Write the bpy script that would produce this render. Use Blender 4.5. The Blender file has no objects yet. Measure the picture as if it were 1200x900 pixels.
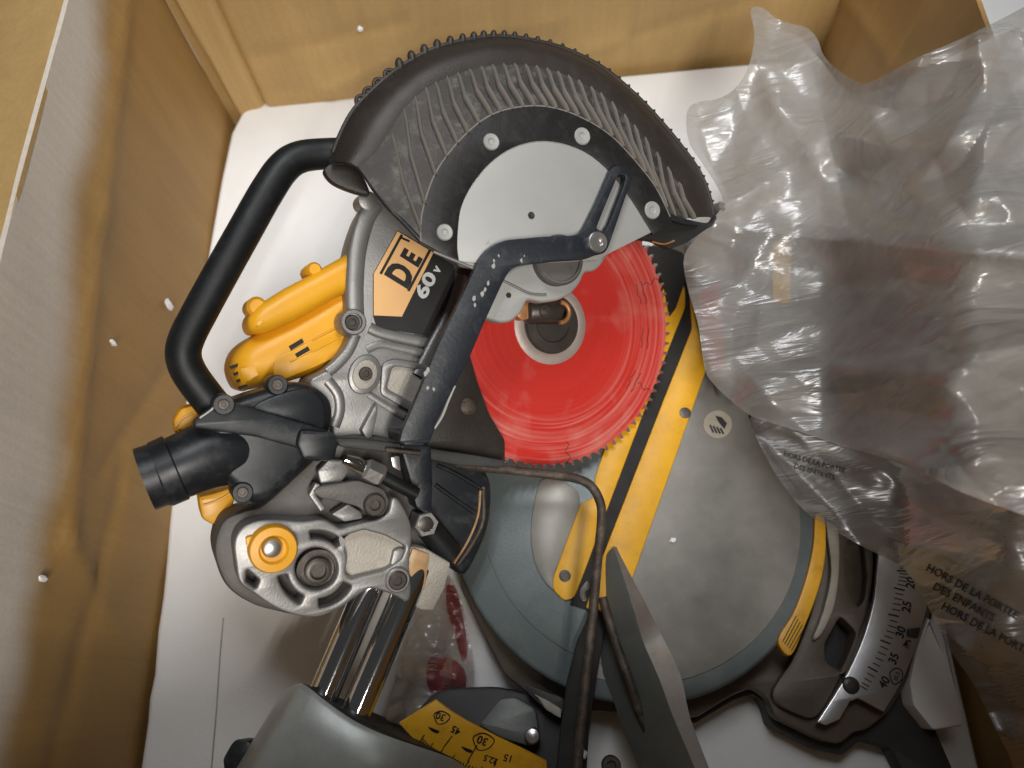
import bpy, bmesh, math, random
from mathutils import Vector, Matrix, noise
from mathutils.geometry import tessellate_polygon

random.seed(7)
S = bpy.context.scene
COL = S.collection
V = Vector

# ------------------------------------------------------------------ camera
F = 900.0                      # focal length in photo pixels (photo 1200 x 900)
NAD = (642.0, 813.0)           # where straight-down falls in the photo
HC = 0.93                      # camera height above the foam
dx, dy = NAD[0] - 600, NAD[1] - 450
TILT = math.atan(math.hypot(dx, dy) / F)
ROLL = math.atan2(dx, dy)
FWD = V((0, math.sin(TILT), -math.cos(TILT)))
r0 = V((1, 0, 0)); u0 = r0.cross(FWD)
RT = r0 * math.cos(ROLL) - u0 * math.sin(ROLL)
UP = r0 * math.sin(ROLL) + u0 * math.cos(ROLL)
C = V((0, 0, HC))
cam_d = bpy.data.cameras.new('camera')
cam = bpy.data.objects.new('camera', cam_d); COL.objects.link(cam)
cam_d.sensor_width = 36.0
cam_d.lens = 36.0 * F / 1200.0
cam_d.dof.use_dof = True; cam_d.dof.focus_distance = 0.74; cam_d.dof.aperture_fstop = 4.0
cam_d.clip_start = 0.02; cam_d.clip_end = 50
m = Matrix((RT, UP, -FWD)).transposed().to_4x4(); m.translation = C
cam.matrix_world = m
S.camera = cam

# ------------------------------------------------------------------ world and lamps
W = bpy.data.worlds.new('World'); S.world = W; W.use_nodes = True
bg = W.node_tree.nodes['Background']
bg.inputs[0].default_value = (1.0, 0.97, 0.93, 1); bg.inputs[1].default_value = 0.04

def area(name, loc, target, sx, sy, power, col, spread):
    d = bpy.data.lights.new(name, 'AREA'); d.shape = 'RECTANGLE'
    d.size = sx; d.size_y = sy; d.energy = power; d.color = col; d.spread = math.radians(spread)   # beam spread, narrowed on the back pair to dim the near end
    o = bpy.data.objects.new(name, d); COL.objects.link(o)
    o.location = loc
    z = (V(loc) - V(target)).normalized(); x = V((0.46, 0.887, 0)); x = (x - z * x.dot(z)).normalized()   # tubes run front to back
    mm = Matrix((x, z.cross(x), z)).transposed().to_4x4(); mm.translation = V(loc); o.matrix_world = mm
    return o
LAMPS = [
    ('ceiling_tube', (0.22, -1.25, 2.3), (0.0, 0.5, 0.1), 1.2, 0.06, 25, (1.0, 0.955, 0.885), 170),
    ('ceiling_tube', (0.42, -1.15, 2.3), (0.0, 0.5, 0.1), 1.2, 0.06, 25, (1.0, 0.955, 0.885), 170),
    ('ceiling_tube', (0.10, 1.10, 1.9), (0.02, 1.15, 0.0), 1.2, 0.12, 3.4, (0.96, 0.98, 1.0), 80),
    ('ceiling_tube', (0.30, 1.00, 1.9), (0.12, 1.05, 0.0), 1.2, 0.12, 3.4, (0.96, 0.98, 1.0), 80),
]
for a in LAMPS: area(*a)

S.render.engine = 'CYCLES'
S.view_settings.view_transform = 'Standard'
S.view_settings.look = 'None'
S.view_settings.exposure = 0.0
S.view_settings.gamma = 1.0
S.cycles.max_bounces = 10
S.cycles.transparent_max_bounces = 16

# ------------------------------------------------------------------ pixel -> place
def ray(p): return FWD + RT * ((p[0] - 600) / F) + UP * ((450 - p[1]) / F)
class Pl:
    def __init__(s, o, n): s.o = V(o); s.n = V(n).normalized()
    def off(s, d): return Pl(s.o + s.n * d, s.n)
    def hit(s, p):
        v = ray(p); return C + v * ((s.o - C).dot(s.n) / v.dot(s.n))
def Z(z): return Pl((0, 0, z), (0, 0, 1))
BC = C + ray((645, 380)) * 0.82                 # blade centre
HN = V((0.417, -0.40, 0.815)).normalized()      # blade axis, head bevelled over
def HP(s): return Pl(BC + HN * s, HN)
_g = HP(0.085).hit((620, 250))
GN = V((0.37, -0.41, 0.83)).normalized()
def GP(s): return Pl(_g + GN * s, GN)
ZT = 0.093                                      # turntable top above the foam
TP = Z(ZT)

# ------------------------------------------------------------------ materials
def mat(name, col, rough=0.5, metal=0.0, var=0.18, vs=14, bump=0.12, bs=160, spec=0.5, dust=None, ds=30, damt=0.35, coat=0):
    M = bpy.data.materials.new(name); M.use_nodes = True
    nt = M.node_tree; N = nt.nodes; L = nt.links
    b = N['Principled BSDF']
    geo = N.new('ShaderNodeNewGeometry')
    n1 = N.new('ShaderNodeTexNoise'); n1.inputs['Scale'].default_value = vs; n1.inputs['Detail'].default_value = 7
    n1.inputs['Roughness'].default_value = 0.62
    L.new(geo.outputs['Position'], n1.inputs['Vector'])
    mx = N.new('ShaderNodeMix'); mx.data_type = 'RGBA'
    lo = [c * (1 - var) for c in col]; hi = [min(1, c * (1 + var)) for c in col]
    mx.inputs[6].default_value = (*lo, 1); mx.inputs[7].default_value = (*hi, 1)
    cr = N.new('ShaderNodeMapRange'); cr.inputs[1].default_value = 0.3; cr.inputs[2].default_value = 0.7
    L.new(n1.outputs[0], cr.inputs[0]); L.new(cr.outputs[0], mx.inputs[0])
    out = mx.outputs[2]
    if dust:
        n3 = N.new('ShaderNodeTexNoise'); n3.inputs['Scale'].default_value = ds; n3.inputs['Detail'].default_value = 9
        n3.inputs['Roughness'].default_value = 0.75
        L.new(geo.outputs['Position'], n3.inputs['Vector'])
        r3 = N.new('ShaderNodeMapRange'); r3.inputs[1].default_value = 0.5; r3.inputs[2].default_value = 0.78
        r3.inputs[3].default_value = 0; r3.inputs[4].default_value = damt * 2
        L.new(n3.outputs[0], r3.inputs[0])
        m3 = N.new('ShaderNodeMix'); m3.data_type = 'RGBA'
        L.new(r3.outputs[0], m3.inputs[0]); L.new(out, m3.inputs[6]); m3.inputs[7].default_value = (*dust, 1)
        out = m3.outputs[2]
    L.new(out, b.inputs['Base Color'])
    rr = N.new('ShaderNodeMapRange'); rr.inputs[3].default_value = max(0.02, rough * 0.8); rr.inputs[4].default_value = min(1, rough * 1.25)
    n2 = N.new('ShaderNodeTexNoise'); n2.inputs['Scale'].default_value = vs * 3.3; n2.inputs['Detail'].default_value = 6
    L.new(geo.outputs['Position'], n2.inputs['Vector'])
    L.new(n2.outputs[0], rr.inputs[0]); L.new(rr.outputs[0], b.inputs['Roughness'])
    b.inputs['Metallic'].default_value = metal
    b.inputs['Specular IOR Level'].default_value = spec
    if coat: b.inputs['Coat Weight'].default_value = coat
    if bump:
        n4 = N.new('ShaderNodeTexNoise'); n4.inputs['Scale'].default_value = bs; n4.inputs['Detail'].default_value = 5
        L.new(geo.outputs['Position'], n4.inputs['Vector'])
        bp = N.new('ShaderNodeBump'); bp.inputs['Strength'].default_value = bump; bp.inputs['Distance'].default_value = 0.002
        L.new(n4.outputs[0], bp.inputs['Height']); L.new(bp.outputs[0], b.inputs['Normal'])
    return M

M = {}
M['black'] = mat('black_plastic', (0.012, 0.014, 0.017), 0.38, dust=(0.13, 0.135, 0.14), damt=0.20, ds=45, bs=1200, bump=0.07, spec=0.4)
M['rubber'] = mat('black_rubber_grip', (0.006, 0.007, 0.008), 0.48, bs=1400, bump=0.1, spec=0.35, dust=(0.07, 0.07, 0.07), damt=0.10, ds=90)
M['guard'] = mat('dusty_dark_plastic', (0.022, 0.0165, 0.0135), 0.5, dust=(0.11, 0.095, 0.08), damt=0.10, ds=45, bs=700, bump=0.2)
M['fin'] = mat('dusty_fin_plastic', (0.185, 0.170, 0.152), 0.55, dust=(0.26, 0.18, 0.155), damt=0.3, ds=40, bs=500, bump=0.05, var=0.12)
M['rib'] = mat('dusty_rib_plastic', (0.032, 0.027, 0.024), 0.6, dust=(0.17, 0.175, 0.145), damt=0.35, ds=70, bs=500, bump=0.3, var=0.35)
M['ring'] = mat('black_painted_steel', (0.009, 0.008, 0.008), 0.45, dust=(0.14, 0.13, 0.12), damt=0.08, ds=80)
M['armsteel'] = mat('blue_black_painted_steel', (0.010, 0.013, 0.019), 0.45, dust=(0.16, 0.17, 0.18), damt=0.14, ds=55, bs=300, bump=0.12)
M['plate'] = mat('brushed_zinc_plate', (0.36, 0.36, 0.35), 0.5, metal=0.25, var=0.06, vs=9, bs=600, bump=0.04, dust=(0.38, 0.36, 0.33), damt=0.15)
M['alu'] = mat('cast_aluminium', (0.27, 0.265, 0.26), 0.42, metal=0.6, var=0.22, bs=500, bump=0.10, dust=(0.15, 0.13, 0.11), damt=0.25, ds=28)
M['alu_dark'] = mat('dark_grimy_casting', (0.115, 0.105, 0.098), 0.55, metal=0.35, var=0.25, bs=350, bump=0.12, dust=(0.10, 0.08, 0.06), damt=0.3)
M['alu_sand'] = mat('sandy_cast_recess', (0.42, 0.39, 0.34), 0.6, metal=0.3, var=0.2, bs=500, bump=0.4, dust=(0.26, 0.22, 0.17), damt=0.3, ds=60)
M['tanblock'] = mat('greased_tan_block', (0.40, 0.24, 0.11), 0.35, var=0.3, vs=40, dust=(0.5, 0.42, 0.30), damt=0.3, ds=60)
M['chrome'] = mat('chromed_steel', (0.75, 0.76, 0.78), 0.07, metal=1.0, var=0.04, bump=0)
M['steel'] = mat('zinc_bolt_steel', (0.55, 0.54, 0.52), 0.32, metal=0.9, var=0.15, dust=(0.2, 0.17, 0.13), damt=0.2, ds=90)
M['darkbolt'] = mat('oily_dark_bolt', (0.075, 0.065, 0.058), 0.42, metal=0.6, var=0.3, dust=(0.2, 0.16, 0.12), damt=0.2, ds=120)
M['yellow'] = mat('yellow_plastic', (0.76, 0.36, 0.012), 0.38, var=0.07, bs=900, bump=0.12, dust=(0.45, 0.24, 0.03), damt=0.12, ds=40)
M['yellow_kerf'] = mat('yellow_kerf_plastic', (0.74, 0.38, 0.010), 0.42, var=0.12, vs=20, dust=(0.42, 0.20, 0.02), damt=0.3, ds=35, bs=500)
M['yellow_print'] = mat('yellow_scale_sticker', (0.74, 0.38, 0.018), 0.4, var=0.12, dust=(0.25, 0.12, 0.03), damt=0.35, ds=40)
M['slot'] = mat('dark_slot', (0.012, 0.011, 0.010), 0.7)
M['print'] = mat('black_print', (0.012, 0.012, 0.013), 0.45, bump=0)
M['white_print'] = mat('silver_print', (0.62, 0.64, 0.64), 0.4, bump=0)
M['peach'] = mat('peach_gold_sticker', (0.78, 0.46, 0.20), 0.35, var=0.08, vs=8, bump=0.02)
M['label_line'] = mat('gold_line_print', (0.80, 0.52, 0.16), 0.4, bump=0)
M['table'] = mat('grey_painted_casting', (0.115, 0.142, 0.145), 0.36, metal=0.2, var=0.15, bs=400, bump=0.1, dust=(0.30, 0.28, 0.25), damt=0.15, ds=20)
M['worn'] = mat('worn_machined_table', (0.200, 0.190, 0.170), 0.36, metal=0.3, var=0.38, vs=7, bs=500, bump=0.03, dust=(0.28, 0.26, 0.23), damt=0.18, ds=22)
M['fence'] = mat('fence_grey_paint', (0.15, 0.165, 0.16), 0.45, metal=0.2, var=0.2, dust=(0.22, 0.19, 0.15), damt=0.25, ds=30)
M['fence_top'] = mat('worn_fence_edge', (0.24, 0.215, 0.19), 0.5, metal=0.3, var=0.2, dust=(0.36, 0.32, 0.27), damt=0.3, ds=60)
M['housing'] = mat('satin_grey_housing', (0.38, 0.40, 0.39), 0.40, metal=0.35, var=0.14, bs=350, bump=0.07, dust=(0.10, 0.09, 0.08), damt=0.18, ds=16)
M['base'] = mat('brown_grey_base_casting', (0.13, 0.105, 0.085), 0.5, metal=0.25, var=0.2, dust=(0.26, 0.22, 0.18), damt=0.2)
M['basedark'] = mat('dark_base_rim', (0.035, 0.034, 0.034), 0.55, var=0.2)
M['stain'] = mat('stainless_scale_plate', (0.62, 0.62, 0.63), 0.30, metal=0.75, var=0.10, vs=16, bs=250, bump=0.05, dust=(0.35, 0.31, 0.27), damt=0.25, ds=30)
M['rust'] = mat('rusted_steel_rod', (0.075, 0.058, 0.046), 0.58, metal=0.45, var=0.5, vs=70, bs=400, bump=0.4, dust=(0.24, 0.20, 0.17), damt=0.4, ds=60)
M['copper'] = mat('worn_copper_ring', (0.50, 0.24, 0.10), 0.45, metal=0.5, var=0.3, vs=60)
M['foam'] = mat('white_polystyrene', (0.83, 0.84, 0.845), 0.45, var=0.03, vs=6, bs=260, bump=0.16, dust=(0.66, 0.63, 0.60), damt=0.12, ds=7)
M['board'] = None
M['redlabel'] = mat('red_warning_label', (0.40, 0.02, 0.03), 0.4)
M['yellowlabel'] = mat('yellow_warning_label', (0.72, 0.42, 0.02), 0.4)
M['sticker'] = mat('pale_round_sticker', (0.30, 0.27, 0.22), 0.5, dust=(0.2, 0.16, 0.1), damt=0.3, ds=120)
M['dull'] = mat('pale_grey_flange', (0.40, 0.33, 0.30), 0.5, metal=0.3, var=0.2)

def board_mat(name, col, vdir, pale=False):
    """corrugated cardboard: long fibre streaks along the wall's height, scuffs, faint flutes"""
    Mt = bpy.data.materials.new(name); Mt.use_nodes = True
    nt = Mt.node_tree; N = nt.nodes; L = nt.links; b = N['Principled BSDF']
    geo = N.new('ShaderNodeNewGeometry')
    mp = N.new('ShaderNodeMapping'); mp.inputs['Scale'].default_value = vdir
    L.new(geo.outputs['Position'], mp.inputs['Vector'])
    a = N.new('ShaderNodeTexNoise'); a.inputs['Scale'].default_value = 4; a.inputs['Detail'].default_value = 3
    L.new(mp.outputs[0], a.inputs['Vector'])
    c = N.new('ShaderNodeTexNoise'); c.inputs['Scale'].default_value = 3.2; c.inputs['Detail'].default_value = 6; c.inputs['Distortion'].default_value = 0.6
    L.new(geo.outputs['Position'], c.inputs['Vector'])
    ad = N.new('ShaderNodeMath'); ad.operation = 'ADD'; L.new(a.outputs[0], ad.inputs[0]); L.new(c.outputs[0], ad.inputs[1])
    mr = N.new('ShaderNodeMapRange'); mr.inputs[1].default_value = 0.7; mr.inputs[2].default_value = 1.3
    L.new(ad.outputs[0], mr.inputs[0])
    mx = N.new('ShaderNodeMix'); mx.data_type = 'RGBA'
    mx.inputs[6].default_value = (*[k * 0.88 for k in col], 1); mx.inputs[7].default_value = (*[k * 1.12 for k in col], 1)
    L.new(mr.outputs[0], mx.inputs[0]); colour = mx.outputs[2]
    if pale:      # lit upper strip of the wall painted in pale, with an uneven lower border
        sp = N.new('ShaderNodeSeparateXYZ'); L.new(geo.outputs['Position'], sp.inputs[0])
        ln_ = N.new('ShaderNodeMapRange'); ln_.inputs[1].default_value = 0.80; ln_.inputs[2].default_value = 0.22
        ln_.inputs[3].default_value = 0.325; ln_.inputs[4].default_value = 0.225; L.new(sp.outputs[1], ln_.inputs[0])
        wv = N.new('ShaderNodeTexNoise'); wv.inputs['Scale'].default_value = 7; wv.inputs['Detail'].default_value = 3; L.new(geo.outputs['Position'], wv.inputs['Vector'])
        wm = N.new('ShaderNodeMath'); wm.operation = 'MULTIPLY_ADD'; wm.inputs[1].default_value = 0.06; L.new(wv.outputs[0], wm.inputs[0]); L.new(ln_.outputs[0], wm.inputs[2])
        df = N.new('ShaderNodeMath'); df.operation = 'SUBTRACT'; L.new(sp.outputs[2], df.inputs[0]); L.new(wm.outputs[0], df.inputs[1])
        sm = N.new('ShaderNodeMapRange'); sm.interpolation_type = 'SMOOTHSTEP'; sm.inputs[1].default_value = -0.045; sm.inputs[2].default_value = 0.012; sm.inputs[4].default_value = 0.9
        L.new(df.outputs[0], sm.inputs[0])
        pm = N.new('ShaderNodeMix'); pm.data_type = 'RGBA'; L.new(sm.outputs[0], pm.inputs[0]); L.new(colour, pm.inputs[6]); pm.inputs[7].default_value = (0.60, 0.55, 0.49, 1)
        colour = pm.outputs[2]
    L.new(colour, b.inputs['Base Color'])
    b.inputs['Roughness'].default_value = 0.6; b.inputs['Specular IOR Level'].default_value = 0.35
    fm = N.new('ShaderNodeMapping'); fm.inputs['Scale'].default_value = (150, 150, 2.5); L.new(geo.outputs['Position'], fm.inputs['Vector'])
    fi = N.new('ShaderNodeTexNoise'); fi.inputs['Scale'].default_value = 1.0; fi.inputs['Detail'].default_value = 4; L.new(fm.outputs[0], fi.inputs['Vector'])
    fs_ = N.new('ShaderNodeTexNoise'); fs_.inputs['Scale'].default_value = 240; fs_.inputs['Detail'].default_value = 3; L.new(geo.outputs['Position'], fs_.inputs['Vector'])
    fa = N.new('ShaderNodeMath'); fa.operation = 'ADD'; L.new(fi.outputs[0], fa.inputs[0]); L.new(fs_.outputs[0], fa.inputs[1])
    fr_ = N.new('ShaderNodeMapRange'); fr_.inputs[1].default_value = 0.7; fr_.inputs[2].default_value = 1.3; fr_.inputs[3].default_value = 0.93; fr_.inputs[4].default_value = 1.05; L.new(fa.outputs[0], fr_.inputs[0])
    fx = N.new('ShaderNodeMix'); fx.data_type = 'RGBA'; fx.blend_type = 'MULTIPLY'; fx.inputs[0].default_value = 1.0
    L.new(colour, fx.inputs[6]); L.new(fr_.outputs[0], fx.inputs[7]); L.new(fx.outputs[2], b.inputs['Base Color'])
    bp = N.new('ShaderNodeBump'); bp.inputs['Strength'].default_value = 0.14; bp.inputs['Distance'].default_value = 0.002
    L.new(fa.outputs[0], bp.inputs['Height']); L.new(bp.outputs[0], b.inputs['Normal'])
    return Mt
M['board'] = board_mat('brown_cardboard', (0.46, 0.300, 0.122), (5, 5, 0.7))
M['board_shaded'] = board_mat('brown_cardboard_shaded', (0.37, 0.225, 0.082), (5, 5, 0.7))  # darker copy of the board, side wall shade painted into the colour
M['board_lit_top'] = board_mat('brown_cardboard_lit_top', (0.34, 0.20, 0.067), (5, 5, 0.7), True)  # base darkened for wall shade, pale lit strip painted above
M['board_pale'] = board_mat('pale_lit_cardboard', (0.46, 0.42, 0.37), (5, 5, 0.7))  # pale tone for the painted lit strip

# red blade paint: concentric scuff rings and scratches
def blade_mat():
    Mt = bpy.data.materials.new('scuffed_red_blade_paint'); Mt.use_nodes = True
    nt = Mt.node_tree; N = nt.nodes; L = nt.links; b = N['Principled BSDF']
    tc = N.new('ShaderNodeTexCoord')
    ln = N.new('ShaderNodeVectorMath'); ln.operation = 'LENGTH'; L.new(tc.outputs['Object'], ln.inputs[0])
    def radial(scale, detail, lo, hi):
        cmb = N.new('ShaderNodeCombineXYZ'); L.new(ln.outputs['Value'], cmb.inputs[0])
        sc = N.new('ShaderNodeVectorMath'); sc.operation = 'SCALE'; sc.inputs['Scale'].default_value = 1.5
        L.new(tc.outputs['Object'], sc.inputs[0])
        sx = N.new('ShaderNodeSeparateXYZ'); L.new(sc.outputs[0], sx.inputs[0]); L.new(sx.outputs[0], cmb.inputs[1]); 
        mp = N.new('ShaderNodeMapping'); mp.inputs['Scale'].default_value = (scale, 6, 1)
        L.new(cmb.outputs[0], mp.inputs['Vector'])
        n = N.new('ShaderNodeTexNoise'); n.inputs['Scale'].default_value = 1; n.inputs['Detail'].default_value = detail
        L.new(mp.outputs[0], n.inputs['Vector'])
        r = N.new('ShaderNodeMapRange'); r.inputs[1].default_value = lo; r.inputs[2].default_value = hi
        L.new(n.outputs[0], r.inputs[0]); return r
    band = N.new('ShaderNodeValToRGB')
    L.new(ln.outputs['Value'], band.inputs[0])
    # radius (m) -> scuff weight : bands of pale scuffing near the rim
    e = band.color_ramp; e.interpolation = 'LINEAR'
    for p, w in ((0.0, 0), (0.090, 0.03), (0.104, 0.40), (0.112, 0.85), (0.118, 0.25), (0.125, 0.95), (0.133, 0.45), (0.140, 0.8), (0.150, 1.0)):
        if p == 0: el = e.elements[0]
        else: el = e.elements.new(p)
        el.color = (w, w, w, 1)
    e.elements[-1].color = (0.8, 0.8, 0.8, 1)
    fine = radial(260, 4, 0.42, 0.75)
    mu = N.new('ShaderNodeMath'); mu.operation = 'MULTIPLY'; L.new(band.outputs[0], mu.inputs[0]); L.new(fine.outputs[0], mu.inputs[1])
    n5 = N.new('ShaderNodeTexNoise'); n5.inputs['Scale'].default_value = 22; n5.inputs['Detail'].default_value = 5; L.new(tc.outputs['Object'], n5.inputs['Vector'])
    r5 = N.new('ShaderNodeMapRange'); r5.inputs[1].default_value = 0.55; r5.inputs[2].default_value = 0.85; r5.inputs[4].default_value = 0.5
    L.new(n5.outputs[0], r5.inputs[0])
    ad = N.new('ShaderNodeMath'); ad.operation = 'ADD'; ad.use_clamp = True; L.new(mu.outputs[0], ad.inputs[0]); L.new(r5.outputs[0], ad.inputs[1])
    mx = N.new('ShaderNodeMix'); mx.data_type = 'RGBA'
    mx.inputs[6].default_value = (0.52, 0.026, 0.018, 1); mx.inputs[7].default_value = (0.66, 0.27, 0.23, 1)
    L.new(ad.outputs[0], mx.inputs[0]); L.new(mx.outputs[2], b.inputs['Base Color'])
    b.inputs['Roughness'].default_value = 0.36
    bp = N.new('ShaderNodeBump'); bp.inputs['Strength'].default_value = 0.12; bp.inputs['Distance'].default_value = 0.001
    L.new(fine.outputs[0], bp.inputs['Height']); L.new(bp.outputs[0], b.inputs['Normal'])
    return Mt
M['blade'] = blade_mat()

def film_mat(name, opacity, tint, rough=0.27, white=(0.62, 0.60, 0.58)):
    Mt = bpy.data.materials.new(name); Mt.use_nodes = True
    nt = Mt.node_tree; N = nt.nodes; L = nt.links
    for n in list(N): N.remove(n)
    out = N.new('ShaderNodeOutputMaterial')
    tr = N.new('ShaderNodeBsdfTransparent'); tr.inputs[0].default_value = (*tint, 1)
    tl = N.new('ShaderNodeBsdfTranslucent'); tl.inputs[0].default_value = (*white, 1)
    df = N.new('ShaderNodeBsdfDiffuse'); df.inputs[0].default_value = (*white, 1)
    gl = N.new('ShaderNodeBsdfGlossy'); gl.inputs['Roughness'].default_value = rough; gl.inputs[0].default_value = (0.95, 0.95, 0.97, 1)
    geo = N.new('ShaderNodeNewGeometry')
    nz = N.new('ShaderNodeTexNoise'); nz.inputs['Scale'].default_value = 14; nz.inputs['Detail'].default_value = 3; nz.inputs['Distortion'].default_value = 0.8
    L.new(geo.outputs['Position'], nz.inputs['Vector'])
    bp = N.new('ShaderNodeBump'); bp.inputs['Strength'].default_value = 0.03; bp.inputs['Distance'].default_value = 0.006
    # fine sharp creases, drawn out along the folds
    cm = N.new('ShaderNodeMapping'); cm.inputs['Scale'].default_value = (7, 34, 10); cm.inputs['Rotation'].default_value = (0, 0, -0.12); L.new(geo.outputs['Position'], cm.inputs['Vector'])
    cz = N.new('ShaderNodeTexNoise'); cz.inputs['Scale'].default_value = 1.0; cz.inputs['Detail'].default_value = 4; cz.inputs['Distortion'].default_value = 0.7; L.new(cm.outputs[0], cz.inputs['Vector'])
    c1 = N.new('ShaderNodeMath'); c1.operation = 'SUBTRACT'; c1.inputs[1].default_value = 0.5; L.new(cz.outputs[0], c1.inputs[0])
    c2 = N.new('ShaderNodeMath'); c2.operation = 'ABSOLUTE'; L.new(c1.outputs[0], c2.inputs[0])
    bp.inputs['Strength'].default_value = 0.45; bp.inputs['Distance'].default_value = 0.02
    L.new(c2.outputs[0], bp.inputs['Height'])
    for s in (tl, df, gl): L.new(bp.outputs[0], s.inputs['Normal'])
    m1 = N.new('ShaderNodeMixShader'); m1.inputs[0].default_value = 0.4
    L.new(df.outputs[0], m1.inputs[1]); L.new(tl.outputs[0], m1.inputs[2])
    m2 = N.new('ShaderNodeMixShader')
    mr = N.new('ShaderNodeMapRange'); mr.inputs[1].default_value = 0.3; mr.inputs[2].default_value = 0.7
    mr.inputs[3].default_value = opacity * 0.75; mr.inputs[4].default_value = min(1, opacity * 1.25)
    L.new(nz.outputs[0], mr.inputs[0]); L.new(mr.outputs[0], m2.inputs[0])
    L.new(tr.outputs[0], m2.inputs[1]); L.new(m1.outputs[0], m2.inputs[2])
    m3 = N.new('ShaderNodeMixShader')
    lw = N.new('ShaderNodeLayerWeight'); lw.inputs[0].default_value = 0.25; L.new(bp.outputs[0], lw.inputs['Normal'])
    fr = N.new('ShaderNodeMapRange'); fr.inputs[3].default_value = 0.07; fr.inputs[4].default_value = 0.45
    L.new(lw.outputs['Fresnel'], fr.inputs[0])
    L.new(fr.outputs[0], m3.inputs[0]); L.new(m2.outputs[0], m3.inputs[1]); L.new(gl.outputs[0], m3.inputs[2])
    L.new(m3.outputs[0], out.inputs[0])
    return Mt
M['film'] = film_mat('clear_plastic_film', 0.60, (0.90, 0.89, 0.87), white=(0.47, 0.455, 0.435))
M['film_lit'] = film_mat('doubled_plastic_film_lit', 0.60, (0.93, 0.92, 0.90), rough=0.34, white=(0.80, 0.80, 0.80))  # whiter copy for the inner ply, bright light painted into the film
M['film_shaded'] = film_mat('clear_plastic_film_shaded', 0.25, (0.72, 0.70, 0.67), white=(0.34, 0.315, 0.29), rough=0.35)  # darker copy of the bag film, the tail's shade painted in
M['film_print'] = mat('black_film_print', (0.02, 0.02, 0.02), 0.4, bump=0)

# ------------------------------------------------------------------ object helpers
WLOC = {}
def link(name, verts, faces, material, parent=None, smooth=True, ang=35, kind=None, origin=None):
    c = V(origin) if origin is not None else sum((V(v) for v in verts), V()) / max(1, len(verts))
    me = bpy.data.meshes.new(name)
    me.from_pydata([tuple(V(v) - c) for v in verts], [], faces)
    bm = bmesh.new(); bm.from_mesh(me); bmesh.ops.recalc_face_normals(bm, faces=bm.faces); bm.to_mesh(me); bm.free()
    if smooth:
        me.polygons.foreach_set('use_smooth', [True] * len(me.polygons))
        me.set_sharp_from_angle(angle=math.radians(ang))
    me.materials.append(M[material])
    o = bpy.data.objects.new(name, me); COL.objects.link(o)
    WLOC[o.name] = c.copy()
    if parent:
        o.parent = parent; o.location = c - WLOC[parent.name]
    else: o.location = c
    if kind: o['kind'] = kind
    return o
def empty(name, loc, label, cat, group=None):
    o = bpy.data.objects.new(name, None); COL.objects.link(o); o.location = loc; o.empty_display_size = 0.05
    WLOC[o.name] = V(loc); tag(o, label, cat, group); return o
def tag(o, label, cat=None, group=None):
    o['label'] = label
    if cat: o['category'] = cat
    if group: o['group'] = group
    return o

def cr(pts, n=6, closed=True):
    """Catmull-Rom through the points (2D or 3D tuples)"""
    P = [V(p) for p in pts]; k = len(P); out = []
    rng = range(k) if closed else range(k - 1)
    for i in rng:
        if closed: a, b, c, d = P[i - 1], P[i], P[(i + 1) % k], P[(i + 2) % k]
        else: a, b, c, d = P[max(0, i - 1)], P[i], P[i + 1], P[min(k - 1, i + 2)]
        for j in range(n):
            t = j / n
            out.append(0.5 * (2 * b + (c - a) * t + (2 * a - 5 * b + 4 * c - d) * t * t + (3 * b - 3 * c + d - a) * t ** 3))
    if not closed: out.append(P[-1])
    return out
def rnd(pts, r, n=4):
    """polygon with its corners rounded by r pixels"""
    P = [V(p) for p in pts]; out = []; k = len(P)
    for i in range(k):
        a, b, c = P[i - 1], P[i], P[(i + 1) % k]
        d1 = (a - b); d2 = (c - b)
        rr = min(r, d1.length * 0.45, d2.length * 0.45)
        p, q = b + d1.normalized() * rr, b + d2.normalized() * rr
        for j in range(n + 1):
            t = j / n; out.append((1 - t) ** 2 * p + 2 * t * (1 - t) * b + t * t * q)
    return out
def ell(cx, cy, rx, ry=None, rot=0, n=28):
    ry = ry or rx; c, s = math.cos(rot), math.sin(rot)
    return [V((cx + rx * math.cos(a) * c - ry * math.sin(a) * s, cy + rx * math.cos(a) * s + ry * math.sin(a) * c)) for a in [2 * math.pi * i / n for i in range(n)]]

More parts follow.
